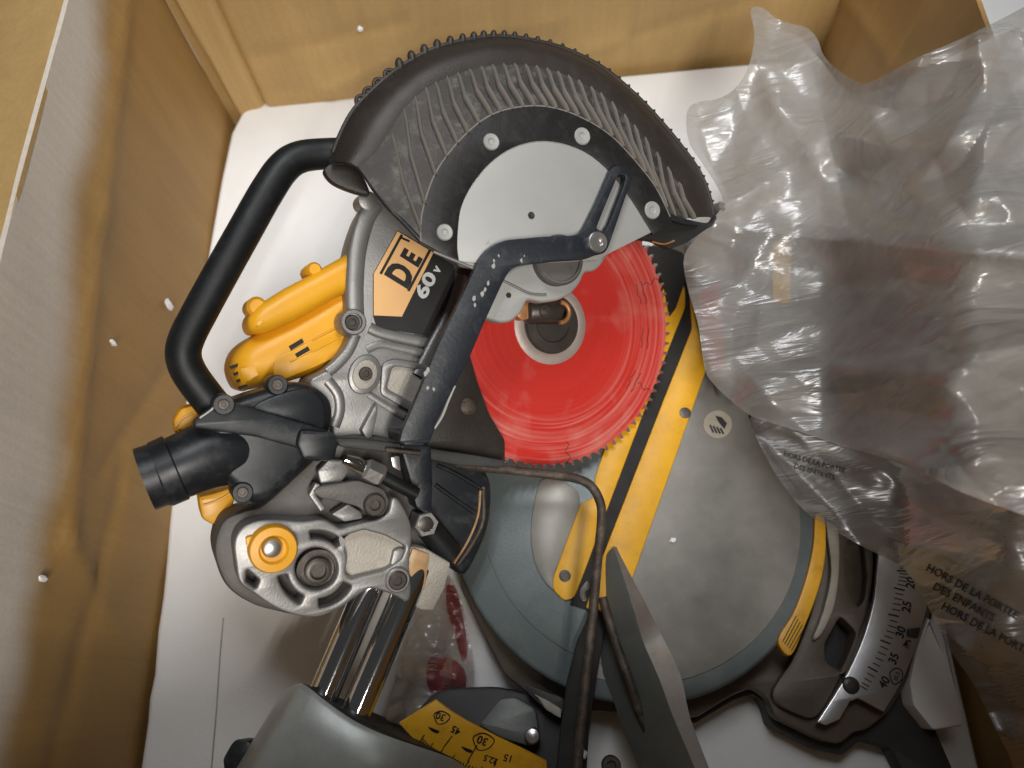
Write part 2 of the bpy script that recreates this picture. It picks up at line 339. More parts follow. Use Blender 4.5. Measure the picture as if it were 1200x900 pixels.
def frame(n):
    ex = V((1, 0, 0)); ex = (ex - n * ex.dot(n)).normalized(); return ex, n.cross(ex)
def _offset(P, b):
    """offset a closed 2D ring inward (b>0, ring counter-clockwise)"""
    k = len(P); out = []
    for i in range(k):
        a, p, c = P[i - 1], P[i], P[(i + 1) % k]
        e1 = (p - a); e2 = (c - p)
        if e1.length < 1e-9 or e2.length < 1e-9: out.append(p.copy()); continue
        n1 = V((-e1.y, e1.x)).normalized(); n2 = V((-e2.y, e2.x)).normalized()
        m_ = n1 + n2
        if m_.length < 0.3: out.append(p + n1 * b); continue
        m_ = m_ / max(0.35, m_.length_squared) * 2
        out.append(p + m_ * b)
    return out
def _area(P): return sum(P[i - 1].x * P[i].y - P[i].x * P[i - 1].y for i in range(len(P))) / 2
def solid(rings3, n, thick, bev, bsegs=2, back=True):
    """extrude outline rings (first outer, rest holes) lying in a plane of normal n, down by thick, rounded top rim"""
    ex, ey = frame(n); o = rings3[0][0]
    vs, fs = [], []; caps = []; caps_b = []; vcap = []; vbot = []
    for ri, ring in enumerate(rings3):
        P = [V(((p - o).dot(ex), (p - o).dot(ey))) for p in ring]
        Q = [P[0]]
        for p in P[1:]:
            if (p - Q[-1]).length > 1e-6: Q.append(p)
        if (Q[0] - Q[-1]).length < 1e-6: Q.pop()
        P = Q
        if (_area(P) < 0) == (ri == 0): P.reverse()
        k = len(P); levels = []
        steps = [(b_ / bsegs) for b_ in range(bsegs + 1)] if bev > 0 else [1.0]
        for t in steps:   # t=0 at the outer rim, 1 on the cap
            a = t * math.pi / 2
            off = bev * (1 - math.cos(a)); h = -bev * (1 - math.sin(a))
            levels.append(([q for q in _offset(P, off)] if off > 0 else P, h))
        levels.insert(0, (P, -thick))
        base = len(vs)
        for L_, h in levels:
            for q in L_: vs.append(o + ex * q.x + ey * q.y + n * h)
        for li in range(len(levels) - 1):
            for i in range(k):
                j = (i + 1) % k
                fs.append((base + li * k + i, base + li * k + j, base + (li + 1) * k + j, base + (li + 1) * k + i))
        top = levels[-1][0]
        caps.append([V((q.x, q.y, 0)) for q in top]); vcap += [base + (len(levels) - 1) * k + i for i in range(k)]
        caps_b.append([V((q.x, q.y, 0)) for q in P]); vbot += [base + i for i in range(k)]
    for t in tessellate_polygon(caps): fs.append(tuple(vcap[i] for i in t))
    if back:
        for t in tessellate_polygon(caps_b): fs.append(tuple(vbot[i] for i in t))
    return vs, fs
def prism(name, pts, plane, thick, material, parent, bev=0.001, holes=(), ang=35, bsegs=2, kind=None):
    rings = [[plane.hit(p) for p in pts]] + [[plane.hit(p) for p in h] for h in holes]
    vs, fs = solid(rings, plane.n, thick, bev, bsegs)
    return link(name, vs, fs, material, parent, ang=ang, kind=kind)
def tubemesh(path, radii, segs=16, flat=1.0, up=None, cap=True, roundend=False):
    P = [V(p) for p in path]; k = len(P)
    R = list(radii) if isinstance(radii, (list, tuple)) else [radii] * k
    vs, fs = [], []
    t0 = (P[1] - P[0]).normalized()
    nrm = (up or (V((0, 0, 1)) if abs(t0.z) < 0.9 else V((1, 0, 0))))
    for i in range(k):
        t = (P[min(i + 1, k - 1)] - P[max(i - 1, 0)]).normalized()
        nrm = (nrm - t * nrm.dot(t)).normalized(); bn = t.cross(nrm)
        for j in range(segs):
            a = 2 * math.pi * j / segs
            vs.append(P[i] + (nrm * math.cos(a) * flat + bn * math.sin(a)) * R[i])
    for i in range(k - 1):
        for j in range(segs):
            j2 = (j + 1) % segs
            fs.append((i * segs + j, i * segs + j2, (i + 1) * segs + j2, (i + 1) * segs + j))
    if cap:
        fs.append(tuple(range(segs - 1, -1, -1))); fs.append(tuple((k - 1) * segs + j for j in range(segs)))
    return vs, fs
def tube(name, path, radii, material, parent, segs=16, flat=1.0, up=None, ang=50):
    vs, fs = tubemesh(path, radii, segs, flat, up); return link(name, vs, fs, material, parent, ang=ang)
def lathemesh(c, axis, prof, segs=28):
    ex, ey = frame(axis.normalized()) if abs(axis.normalized().x) < 0.95 else (V((0, 1, 0)), axis.normalized().cross(V((0, 1, 0))))
    ax = axis.normalized(); vs, fs = [], []; k = len(prof)
    for r, h in prof:
        for j in range(segs):
            a = 2 * math.pi * j / segs; vs.append(c + (ex * math.cos(a) + ey * math.sin(a)) * max(r, 1e-5) + ax * h)
    for i in range(k - 1):
        for j in range(segs):
            j2 = (j + 1) % segs; fs.append((i * segs + j, i * segs + j2, (i + 1) * segs + j2, (i + 1) * segs + j))
    fs.append(tuple(range(segs))); fs.append(tuple((k - 1) * segs + j for j in range(segs)))
    return vs, fs
def lathe(name, c, axis, prof, material, parent, segs=28, ang=35):
    vs, fs = lathemesh(c, axis, prof, segs); return link(name, vs, fs, material, parent, ang=ang)
def pxr(plane, p, r):
    """metres spanned by r pixels around p on the plane"""
    a = plane.hit(p); return ((plane.hit((p[0] + r, p[1])) - a).length + (plane.hit((p[0], p[1] + r)) - a).length) / 2
def bolt(name, p, plane, r, material, parent, h=0.004, sock=True, hexa=False):
    """socket-head screw standing on the plane"""
    R_ = pxr(plane, p, r); c = plane.hit(p)
    if sock: prof = [(R_, -0.004), (R_, h * 0.75), (R_ * 0.88, h), (R_ * 0.5, h), (R_ * 0.45, h * 0.3), (0, h * 0.3)]
    else: prof = [(R_, -0.004), (R_, h * 0.5), (R_ * 0.8, h * 0.9), (R_ * 0.35, h), (0, h)]
    return lathe(name, c, plane.n, prof, material, parent, segs=6 if hexa else 20)
FONT_CACHE = {}
def text(name, s, p, q, height, plane, material, parent, depth=0.0004, bold=0.0, squash=1.0, lift=0.0004):
    """lettering lying on the plane: starts at pixel p, runs towards pixel q, cap height in pixels"""
    cu = bpy.data.curves.new('t', 'FONT'); cu.body = s; cu.size = 1.0; cu.offset = bold; cu.resolution_u = 3
    ob = bpy.data.objects.new('t', cu); COL.objects.link(ob)
    dg = bpy.context.evaluated_depsgraph_get()
    me = bpy.data.meshes.new_from_object(ob.evaluated_get(dg))
    pts = [v.co.copy() for v in me.vertices]; faces = [tuple(f.vertices) for f in me.polygons]
    bpy.data.objects.remove(ob); bpy.data.curves.remove(cu); bpy.data.meshes.remove(me)
    if not pts: return None
    a = plane.hit(p); ex = (plane.hit(q) - a).normalized(); ey = plane.n.cross(ex)
    sc = pxr(plane, p, height) / 0.69
    vs = [a + ex * (v.x * sc * squash) + ey * (v.y * sc) + plane.n * lift for v in pts]
    return link(name, vs, faces, material, parent, smooth=False)
def joined(parts):
    vs, fs = [], []
    for v, f in parts:
        b = len(vs); vs += v; fs += [tuple(i + b for i in g) for g in f]
    return vs, fs
def bar2(plane, p, q, w, h=0.0004):
    """flat printed bar from pixel p to pixel q, w pixels wide"""
    p, q = V(p), V(q); d = (q - p).normalized(); nn = V((-d.y, d.x)) * w / 2
    r = [plane.hit(x) + plane.n * h for x in (p + nn, q + nn, q - nn, p - nn)]
    return r, [(0, 1, 2, 3)]

# ------------------------------------------------------------------ setting: floor, box, foam
def grid(fn, nu, nv):
    vs = [fn(i / nu, j / nv) for j in range(nv + 1) for i in range(nu + 1)]
    fs = [(j * (nu + 1) + i, j * (nu + 1) + i + 1, (j + 1) * (nu + 1) + i + 1, (j + 1) * (nu + 1) + i) for j in range(nv) for i in range(nu)]
    return vs, fs
def slab(vs, fs, n, t):
    """give a sheet thickness t (against n)"""
    k = len(vs); from collections import Counter
    e = Counter(); 
    for f in fs:
        for a, b in zip(f, f[1:] + f[:1]): e[(min(a, b), max(a, b))] += 1
    v2 = list(vs) + [v - n * t for v in vs]; f2 = list(fs) + [tuple(i + k for i in reversed(f)) for f in fs]
    for (a, b), c in e.items():
        if c == 1: f2.append((a, b, b + k, a + k))
    return v2, f2

FZ = -0.125
M['floorm'] = mat('pale_shop_floor', (0.72, 0.73, 0.75), 0.5, var=0.06, vs=2)
fl = link('floor', [V((-4, -4, FZ - 0.012)), V((4, -4, FZ - 0.012)), V((4, 4, FZ - 0.012)), V((-4, 4, FZ - 0.012))], [(0, 1, 2, 3)], 'floorm', smooth=False)
fl['kind'] = 'structure'; fl['label'] = 'pale floor the cardboard box stands on'

Z0 = Z(0)
A = Z0.hit((270, 134)); B_ = Z0.hit((160, 900)); Cc = Z0.hit((962, 58))
left_dir = (B_ - A).normalized()
back_dir = (Cc - A).normalized()
BOXH = 0.37
box = empty('cardboard_box', ((A + Cc) / 2 + left_dir * 0.5) * 1.0 + V((0, 0, FZ)), 'open brown cardboard box holding the saw, creased walls and bent outer flaps', 'box')
def wobble(p, amp, sc, seed):
    return amp * noise.noise(p * sc + V((seed, seed * 2, seed * 3)))
def crease(d, w): return math.exp(-(d / w) ** 2)
def wall(name, p0, d, length, inn, h0, h1, material, seed, nu=110, nv=44, folds=(), amp=0.006, lean=0.0):
    """a cardboard wall standing on line p0 + d*t, inn = inward normal"""
    def fn(u, v):
        t = u * length; z = h0 + (h1 - h0) * v
        p = p0 + d * t + V((0, 0, z))
        o = wobble(p, amp * 0.6, 4, seed) + wobble(p, amp * 0.12, 16, seed + 3)
        for (t0, z0, t1, z1, a, w) in folds:
            q0, q1 = V((t0, z0)), V((t1, z1)); q = V((t, z)); e = q1 - q0
            s = max(0, min(1, (q - q0).dot(e) / e.length_squared)); dist = (q - q0 - e * s).length
            o += a * math.exp(-abs(dist) / w)
        return p + inn * (o - lean * max(0, z))
    vs, fs = grid(fn, nu, nv); vs, fs = slab(vs, fs, inn, 0.005)
    return link(name, vs, fs, material, box, ang=60)
up = V((0, 0, 1))
inn_l = left_dir.cross(up); inn_l = inn_l if inn_l.x > 0 else -inn_l
inn_b = back_dir.cross(up); inn_b = inn_b if inn_b.y < 0 else -inn_b
gap = 0.004
# left wall, light on its upper strip painted into the colour
L0 = A - inn_l * gap - left_dir * 0.004
LEN = 1.02
wl = wall('side_wall', L0, left_dir, LEN, inn_l, FZ, BOXH, 'board_lit_top', 1.3,
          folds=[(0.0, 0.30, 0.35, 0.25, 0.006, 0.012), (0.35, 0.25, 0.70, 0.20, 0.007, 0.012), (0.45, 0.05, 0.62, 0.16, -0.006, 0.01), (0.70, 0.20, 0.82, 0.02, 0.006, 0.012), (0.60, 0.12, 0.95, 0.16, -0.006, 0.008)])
# outward flap
flapdir = (-inn_l * 0.93 + up * (-0.30)).normalized()
def flap(u, v):
    p = L0 + left_dir * (u * LEN) + V((0, 0, BOXH)) + flapdir * (v * 0.24)
    return p + up * (wobble(p, 0.006, 4, 6) - 0.02 * v * v)
vs, fs = grid(flap, 40, 14); vs, fs = slab(vs, fs, up, 0.005)
link('flap', vs, fs, 'board', box, ang=60)
# back wall
W0 = A - inn_b * gap - back_dir * 0.004
BLEN = (Cc - A).length + 0.008
wall('back_wall', W0, back_dir, BLEN, inn_b, FZ, BOXH, 'board', 5.1, nu=320, nv=50,
     folds=[(0.058, -0.02, 0.060, 0.37, -0.010, 0.0035), (0.022, -0.02, 0.015, 0.37, 0.009, 0.006), (0.06, 0.03, 0.13, 0.03, -0.003, 0.004),
            (0.16, 0.02, 0.34, 0.10, 0.007, 0.008), (0.34, 0.10, 0.52, 0.11, 0.005, 0.008), (0.08, 0.10, 0.30, 0.13, -0.006, 0.01), (0.40, 0.02, 0.62, 0.06, 0.006, 0.012), (0.62, 0.06, 0.9, 0.13, -0.006, 0.012)])
# far side wall, mostly behind the plastic bag
R0 = Cc + back_dir * 0.002 - left_dir * 0.004
wall('side_wall', R0, left_dir, LEN, -inn_l, FZ, 0.33, 'board_shaded', 9.2,
     folds=[(0.0, 0.1, 0.3, 0.2, 0.005, 0.01), (0.19, -0.05, 0.21, 0.33, 0.006, 0.006)])
# unseen front wall, made taller to shade the near end, and the bottom
F0 = L0 + left_dir * LEN
wall('raised_front_wall', F0, back_dir, BLEN, -inn_b, FZ, BOXH + 0.14, 'board_shaded', 2.2, nu=50, nv=20)
bp = [L0, L0 + back_dir * BLEN, L0 + back_dir * BLEN + left_dir * LEN, L0 + left_dir * LEN]
vs, fs = [p + V((0, 0, FZ)) for p in bp], [(0, 1, 2, 3)]
vs, fs = slab(vs, fs, up, 0.006); link('bottom', vs, fs, 'board_shaded', box, smooth=False)

# foam tray
foam_px = rnd([(276, 131), (282, 121), (311, 115), (316, 112), (420, 104), (560, 96), (700, 90), (958, 66)], 6) 
ring = [Z0.hit(p) for p in foam_px]
right_end = Z0.hit((958, 66))
ring += [right_end + left_dir * 0.99, A + left_dir * 0.99]
low = [Z0.hit(p) for p in [(163, 880), (168, 846), (170, 820), (176, 790), (180, 740), (186, 700), (190, 660), (195, 600), (205, 520), (222, 420), (240, 300), (256, 210), (268, 155)]]
ring += low
ring = [p + inn_l * 0.003 for p in ring]
vs, fs = solid([ring], V((0, 0, 1)), 0.118, 0.007, 3)
foam = link('foam_tray', vs, fs, 'foam', None)
tag(foam, 'white polystyrene foam packing slab lying flat under the saw', 'foam')
# thin seam pressed into the slab and a raised inner panel
vs, fs = tubemesh([Z0.hit(p) + V((0, 0, 0.0002)) for p in cr([(262, 724), (258, 770), (254, 830), (248, 900), (240, 990)], 4, False)], 0.0009, 6)
link('seam', vs, fs, 'alu_sand', foam)
# block of foam standing by the scale plate
fb = prism('foam_block', rnd([(1088, 722), (1110, 770), (1124, 815), (1131, 850), (1094, 856), (1070, 826), (1066, 800), (1074, 760)], 4), Z(0.055), 0.054, 'foam', None, bev=0.003)
tag(fb, 'small white foam block wedged beside the steel angle scale', 'foam')
# loose crumbs of foam
def crumb(c, rx, ry, rz, seed, label, rot=0, mt='foam'):
    bm = bmesh.new(); bmesh.ops.create_icosphere(bm, subdivisions=2, radius=1)
    vs = []; R3 = Matrix.Rotation(rot, 3, 'Z')
    for v in bm.verts:
        k = 1 + 0.45 * noise.noise(v.co * 1.7 + V((seed, 0, 0)))
        q = V((v.co.x * rx * k, v.co.y * ry * k, v.co.z * rz * k)); vs.append(c + R3 @ q)
    fs = [tuple(x.index for x in f.verts) for f in bm.faces]; bm.free()
    o = link('foam_crumb', vs, fs, mt, None, ang=25); tag(o, label, 'foam crumb', 'loose foam crumbs'); return o
PLl = Pl(L0, inn_l).off(0.004); PLb = Pl(W0, inn_b).off(0.006)
crumb(PLl.hit((198, 357)), 0.003, 0.006, 0.010, 1, 'long white foam crumb stuck to box wall near the black handle')
crumb(PLl.hit((133, 402)), 0.0025, 0.003, 0.006, 2, 'short white foam crumb stuck to box wall beside the long one')
crumb(PLl.hit((50, 678)), 0.0025, 0.003, 0.006, 3, 'white foam crumb low on box wall past the dust port')
crumb(PLb.hit((422, 34)), 0.004, 0.003, 0.004, 4, 'tiny white foam crumb on box wall above the ribbed guard')
crumb(TP.hit((788, 633)) + V((0, 0, 0.002)), 0.0035, 0.003, 0.002, 5, 'white crumb lying on grey table beside the yellow plate')
crumb(Z(0.115).hit((683, 884)), 0.005, 0.004, 0.004, 6, 'white crumb resting beside the rusty rod foot')
# ------------------------------------------------------------------ the saw
tc = TP.hit((748, 640))
saw = empty('miter_saw', (tc.x, tc.y, 0.0), 'sliding compound miter saw with red blade, ribbed guard and yellow motor lying in the box', 'saw')

# ---- base, turntable, kerf plates
def arc_on(z, r, a0, a1, n, c):
    return [V((c.x + r * math.cos(a0 + (a1 - a0) * i / n), c.y + r * math.sin(a0 + (a1 - a0) * i / n), z)) for i in range(n + 1)]
TCX = V((0.116, 0.177, 0)); TR = 0.199
base = prism('base_casting', rnd([(520, 560), (540, 690), (590, 790), (640, 830), (815, 842), (858, 815), (882, 806), (900, 818), (908, 842), (962, 868), (985, 873), (1003, 857), (1016, 856),
     (1042, 836), (1066, 795), (1085, 745), (1098, 690), (1110, 620), (1120, 540), (1105, 330), (1040, 270), (900, 258), (800, 262), (700, 330)], 8), Z(0.050), 0.046, 'base', saw, bev=0.004,
     holes=[rnd([(1022, 640), (1040, 650), (1036, 700), (1026, 712), (1014, 695), (1012, 650)], 5), rnd([(985, 722), (1000, 740), (996, 765), (985, 785), (968, 775), (966, 755)], 5)])
# dark rim under the base
prism('base_rim', rnd([(812, 850), (858, 822), (882, 813), (896, 824), (903, 850), (960, 880), (988, 886), (1008, 868), (1045, 878), (1070, 930), (1130, 930), (1095, 850), (1070, 800), (1103, 690), (1000, 690), (900, 760), (800, 800)], 7), Z(0.030), 0.028, 'basedark', saw, bev=0.003)
prism('dark_gap_filler', rnd([(742, 286), (786, 290), (801, 296), (806, 322), (792, 362), (784, 372), (776, 330), (760, 300)], 3), Z(ZT + 0.004), 0.02, 'slot', saw, bev=0.001)  # added dark filler over the bright gap between blade and kerf plate
tt = link('turntable', *solid([arc_on(ZT - 0.001, TR, 0, 2 * math.pi * 71 / 72, 71, TCX)], up, 0.055, 0.004, 3), 'table', saw)
# the half of the table right of the cut is worn to bare metal, the other half keeps its grey paint
k0, k1 = TP.hit((690, 700)), TP.hit((812, 345)); kdir = (k1 - k0).normalized(); kn = kdir.cross(up).normalized()
wr_ = [p if (p - k0).dot(kn) > 0.012 else p - kn * ((p - k0).dot(kn) - 0.012) for p in arc_on(ZT, 0.180, 0, 2 * math.pi * 71 / 72, 71, TCX)]
link('worn_plate', *solid([wr_], up, 0.003, 0.0006, 1), 'worn', tt)
vs, fs = tubemesh([p + up * 0.0004 for p in arc_on(ZT - 0.001, 0.165, math.radians(165), math.radians(262), 40, TCX)], 0.0009, 6)
link('table_groove', vs, fs, 'fence', tt)
# brown ring ledge outside the table and yellow sticker on the ledge
prism('table_ledge', cr([(962, 604), (985, 622), (1012, 612), (1024, 650), (1020, 700), (1005, 750), (985, 795), (960, 838), (935, 838), (905, 815), (930, 770), (950, 720), (962, 660)], 5), Z(0.060), 0.020, 'base', saw, bev=0.003,
      holes=[rnd([(1000, 622), (1012, 640), (1016, 675), (1013, 702), (1006, 712), (992, 690), (990, 650)], 5), rnd([(985, 722), (1003, 740), (997, 768), (986, 788), (968, 775), (967, 755)], 5)])
prism('groove_rib', cr([(968, 608), (982, 618), (984, 665), (978, 710), (964, 742), (953, 748), (965, 715), (974, 668)], 5), Z(0.067), 0.010, 'alu_sand', saw, bev=0.002)
ys = prism('yellow_label', cr([(956, 604), (967, 610), (967, 655), (958, 695), (944, 732), (927, 768), (912, 750), (930, 718), (944, 680), (953, 640)], 5), Z(0.0955), 0.012, 'yellow_print', saw, bev=0.0015)
joined_l = []
for i in range(5):
    joined_l.append(bar2(Z(0.0957), (917 + i * 2.6, 752 + i * 2.6), (933 + i * 2.4, 722 + i * 3.4), 1.0))
link('print_lines', *joined(joined_l), 'print', ys, smooth=False)

# steel angle scale
SCP = Z(0.068)
inner = [(1030, 640), (1028, 670), (1024, 705), (1012, 748), (993, 790), (975, 820), (958, 846)]
outer = [(1036, 834), (1056, 800), (1071, 765), (1083, 725), (1090, 690), (1094, 655), (1095, 630)]
inner = cr([(x, y) for x, y in inner], 5, False); outer = cr(outer, 5, False)
scp = prism('scale_plate', inner + [V((968, 850)), V((984, 843)), V((996, 822)), V((1006, 818))] + outer, SCP, 0.006, 'stain', saw, bev=0.0008)
bolt('screw', (997, 803), SCP, 10, 'darkbolt', scp, h=0.003, sock=False)
ticks = []
# ticks run round the arc: interpolate between traced inner and outer ends
def lerp(a, b, t): return (a[0] + (b[0] - a[0]) * t, a[1] + (b[1] - a[1]) * t)
tick_mid = cr([(1059, 664), (1058, 678), (1053, 700), (1047, 728), (1038, 755), (1025, 783), (1012, 806)], 6, False)
nT = 27
for i in range(nT):
    t = i / (nT - 1) * (len(tick_mid) - 1); a = int(min(t, len(tick_mid) - 2)); p = lerp(tick_mid[a], tick_mid[a + 1], t - a)
    tx, ty = tick_mid[a + 1] - tick_mid[a]; l = math.hypot(tx, ty); nx, ny = ty / l, -tx / l
    if nx < 0: nx, ny = -nx, -ny
    ln = 8 if i % 5 == 2 else 5
    ticks.append(bar2(SCP, (p[0] - nx * ln, p[1] - ny * ln), (p[0] + nx * 5, p[1] + ny * 5), 1.9 if i % 5 == 2 else 1.3))
link('tick_marks', *joined(ticks), 'print', scp, smooth=False)
for s, p, q in (('20', (1071, 691), (1073, 671)), ('25', (1066, 719), (1069, 699)), ('30', (1058, 749), (1063, 730)), ('35', (1049, 780), (1056, 762)), ('40', (1037, 808), (1046, 791))):
    text('numeral', s, p, q, 9.5, SCP, 'print', scp, bold=0.03)
text('numeral', '31.6', (1065, 762), (1069, 746), 5, SCP, 'print', scp, bold=0.02)
text('numeral', '35.3', (1051, 799), (1055, 787), 4.5, SCP, 'print', scp, bold=0.02)
tri = [SCP.hit(p) + up * 0.0005 for p in ((1057, 757), (1063, 749), (1064, 757))]; link('arrow_mark', tri, [(0, 1, 2)], 'print', scp, smooth=False)
sh = cr([(1043, 788), (1050, 783), (1057, 787), (1056, 797), (1048, 802), (1044, 797)], 4)
vs, fs = tubemesh([SCP.hit(p) + up * 0.0004 for p in sh + [sh[0]]], 0.0006, 5); link('shield_mark', vs, fs, 'print', scp)
prism('notch_block', rnd([(1064, 737), (1079, 735), (1076, 748), (1064, 746)], 2), Z(0.0705), 0.004, 'basedark', scp, bev=0.0005)

# kerf plates
KP = Z(ZT + 0.0035)
prism('kerf_slot', [(800, 300), (822, 380), (712, 690), (690, 716), (668, 708), (690, 640), (760, 430)], Z(ZT + 0.0006), 0.003, 'slot', saw, bev=0)
kp1 = prism('kerf_plate', rnd([(792, 300), (803, 340), (803, 360), (765, 455), (727, 556), (703, 620), (691, 654), (673, 701), (661, 704), (648, 691), (648, 677), (681, 589), (697, 582), (697, 560), (745, 420)], 5), KP, 0.006, 'yellow_kerf', saw, bev=0.0012)
kp2 = prism('kerf_plate', rnd([(806, 318), (816, 375), (829, 429), (790, 540), (741, 678), (728, 700), (708, 716), (686, 713), (703, 660), (742, 560), (779, 465), (811, 385)], 4), KP, 0.006, 'yellow_kerf', saw, bev=0.0012)
bolt('screw', (662, 675), KP, 7, 'darkbolt', kp1, h=0.001)
bolt('screw', (803, 484), KP, 6.5, 'darkbolt', kp2, h=0.001)
# dust and metal bits lodged in the slot end
prism('chip_nest', cr([(679, 692), (688, 680), (692, 688), (686, 694), (688, 703), (681, 704)], 4), Z(ZT + 0.003), 0.004, 'darkbolt', saw, bev=0.0006)
# lit part of the table, painted as a paler patch beside the plates
prism('lit_table_patch', cr([(636, 562), (664, 566), (680, 588), (664, 640), (650, 672), (652, 692), (640, 684), (627, 660), (622, 625), (626, 590)], 5), Z(ZT + 0.0018), 0.004, 'worn', saw, bev=0.0008)
# round hand-symbol sticker
st = link('round_sticker', *solid([[Z(ZT + 0.0012).hit(p) for p in ell(841, 497, 17, 16.5)]], up, 0.0012, 0.0003, 1), 'sticker', saw)
SP = Z(ZT + 0.0016)
bits = [([SP.hit(p) for p in ((838, 487), (846, 489), (852, 496), (849, 503), (843, 496))], [(0, 1, 2, 3, 4)])]
for i in range(4): bits.append(bar2(SP, (832 + i * 4, 498 + i * 1.2), (836 + i * 4, 507 + i * 0.6), 2.2, 0.0002))
link('hand_symbol', *joined(bits), 'print', st, smooth=False)

# ---- fence with its sloped end, and rods
fl_ = cr([(719, 641), (731, 678), (744, 720), (753, 750), (773, 797), (788, 838), (807, 883), (826, 930)], 4, False)
fr_ = cr([(722, 641), (738, 672), (756, 706), (772, 738), (797, 790), (808, 838), (827, 890), (843, 930)], 4, False)
nfr = len(fl_); vs, fs = [], []
for i in range(nfr):
    t = i / (nfr - 1); z = 0.100 + 0.055 * min(1, t * 2.2)
    a, b = Z(z).hit(fl_[i]), Z(z).hit(fr_[i])
    a2, b2 = V((a.x - 0.012 - 0.03 * min(1, t * 2), a.y - 0.008, ZT + 0.0005)), V((b.x + 0.002, b.y, ZT + 0.0005))
    mid = a.lerp(a2, 0.10) + V((0, 0, 0.001))
    vs += [a2, mid, a, b, b2]
for i in range(nfr - 1):
    for j in range(5):
        j2 = (j + 1) % 5; fs.append((i * 5 + j, i * 5 + j2, i * 5 + 5 + j2, i * 5 + 5 + j))
fs += [(0, 1, 2, 3, 4), tuple(5 * (nfr - 1) + j for j in range(5))]
fence = link('fence', vs, fs, 'fence', saw, ang=30)
cap = []
for i in range(nfr):
    t = i / (nfr - 1); z = 0.1010 + 0.055 * min(1, t * 2.2)
    cap.append((Z(z).hit(fl_[i]), Z(z).hit(fr_[i])))
vs = [p for c in cap for p in c] + [p - up * 0.003 for c in cap for p in c]; k = 2 * nfr; fs = []
for i in range(nfr - 1):
    a = 2 * i; fs += [(a, a + 1, a + 3, a + 2), (k + a, k + a + 2, k + a + 3, k + a + 1), (a, a + 2, k + a + 2, k + a), (a + 1, k + a + 1, k + a + 3, a + 3)]
fs += [(0, k, k + 1, 1), (k - 2, k - 1, 2 * k - 1, 2 * k - 2)]
link('fence_edge', vs, fs, 'fence_top', fence)
rodp = [Z(0.130 - 0.03 * max(0, (i - 3)) / 4).hit(p) for i, p in enumerate([(706, 700), (714, 728), (724, 760), (738, 800), (748, 830), (757, 853), (766, 880)])]
tube('fence_rod', cr(rodp, 5, False), 0.0046, 'rust', fence, segs=12)
# black strip under the long bent rod
sp_ = prism('dark_strip', rnd([(694, 712), (712, 720), (700, 790), (690, 860), (686, 930), (650, 930), (656, 860), (664, 800), (676, 752)], 4), Z(0.104), 0.011, 'slot', saw, bev=0.0015)
# bent rusty rod
wp = [HP(0.015).hit((500, 528)), HP(0.015).hit((545, 545)), HP(0.02).hit((600, 551)), HP(0.03).hit((650, 557)), Z(0.165).hit((676, 561)), Z(0.163).hit((692, 569)), Z(0.161).hit((702, 585)), Z(0.160).hit((705, 606)),
      Z(0.158).hit((700, 660)), Z(0.156).hit((694, 725)), Z(0.154).hit((686, 800)), Z(0.152).hit((680, 860)), Z(0.150).hit((674, 930))]
tube('bent_rod', cr(wp, 6, False), 0.0047, 'rust', saw, segs=14)

# ---- rail housing, bevel scale, rails
KD = (TP.hit((812, 345)) - TP.hit((690, 700))).normalized()
side = KD.cross(up).normalized()
def railc(px, z): return Z(z).hit(px)
ra0, ra1 = railc((432, 690), 0.176), railc((369, 838), 0.176)
rb0, rb1 = railc((472, 705), 0.180), railc((405, 862), 0.180)
for a, b, z in ((ra0, ra1, 0), (rb0, rb1, 0)):
    d = (b - a).normalized()
    pts = [a - d * 0.035, a, b, b + d * 0.05]
    tube('slide_rail', pts, 0.0142, 'chrome', saw, segs=40)
# housing: tapered barrel along the rails, front rim traced
d = (rb1 - rb0).normalized(); sd = d.cross(up).normalized()
if sd.x < 0: sd = -sd
rim = [(338, 806), (346, 801), (356, 803), (380, 822), (410, 843), (440, 858), (470, 869), (500, 879), (530, 890), (552, 905)]
rim = cr(rim, 5, False)
vs, fs = [], []; n = len(rim); LV = 9
for l in range(LV):
    t = l / (LV - 1)
    for i, p in enumerate(rim):
        s = i / (n - 1)
        z = 0.215 - 0.08 * (2 * abs(s - 0.42)) ** 2.6 
        P = Z(z).hit(p); P.z = z
        # slope: rounded shoulder just behind the rim, then run back along the rails
        sh_ = -0.006 * (1 - min(1, l / 1.0))
        q = P + d * (0.16 * max(0, l - 1) / (LV - 2) + 0.004 * min(1, l)) + V((0, 0, sh_ - 0.002 * l)) - sd * (0.030 * t * (1 - s)) + sd * 0.02 * t * s
        vs.append(q)
    vs.append(V((vs[-1].x + 0.01, vs[-1].y, 0.01))); vs.append(V((vs[-n - 1].x - 0.012, vs[-n - 1].y, 0.01)))
w = n + 2
for l in range(LV - 1):
    for i in range(w): j = (i + 1) % w; fs.append((l * w + i, l * w + j, (l + 1) * w + j, (l + 1) * w + i))
fs.append(tuple((LV - 1) * w + i for i in range(w)))
link('rail_housing', vs, fs, 'housing', saw, ang=50)
# dark bushing face at the mouth
fv = [vs[i].copy() for i in range(w)]
ctr = sum(fv, V()) / w
fv2 = [v + d * 0.004 for v in fv]
mf = [tuple(range(w)), tuple(range(w, 2 * w))] + [(i, (i + 1) % w, w + (i + 1) % w, w + i) for i in range(w)]
link('housing_mouth', [v - d * 0.001 + (ctr - v) * 0.03 for v in fv] + [v + (ctr - v) * 0.03 for v in fv2], mf, 'slot', saw, ang=50)
prism('lock_lever', rnd([(270, 872), (276, 866), (292, 868), (296, 880), (285, 905), (262, 905), (260, 890)], 4), Z(0.16), 0.03, 'black', saw, bev=0.003)

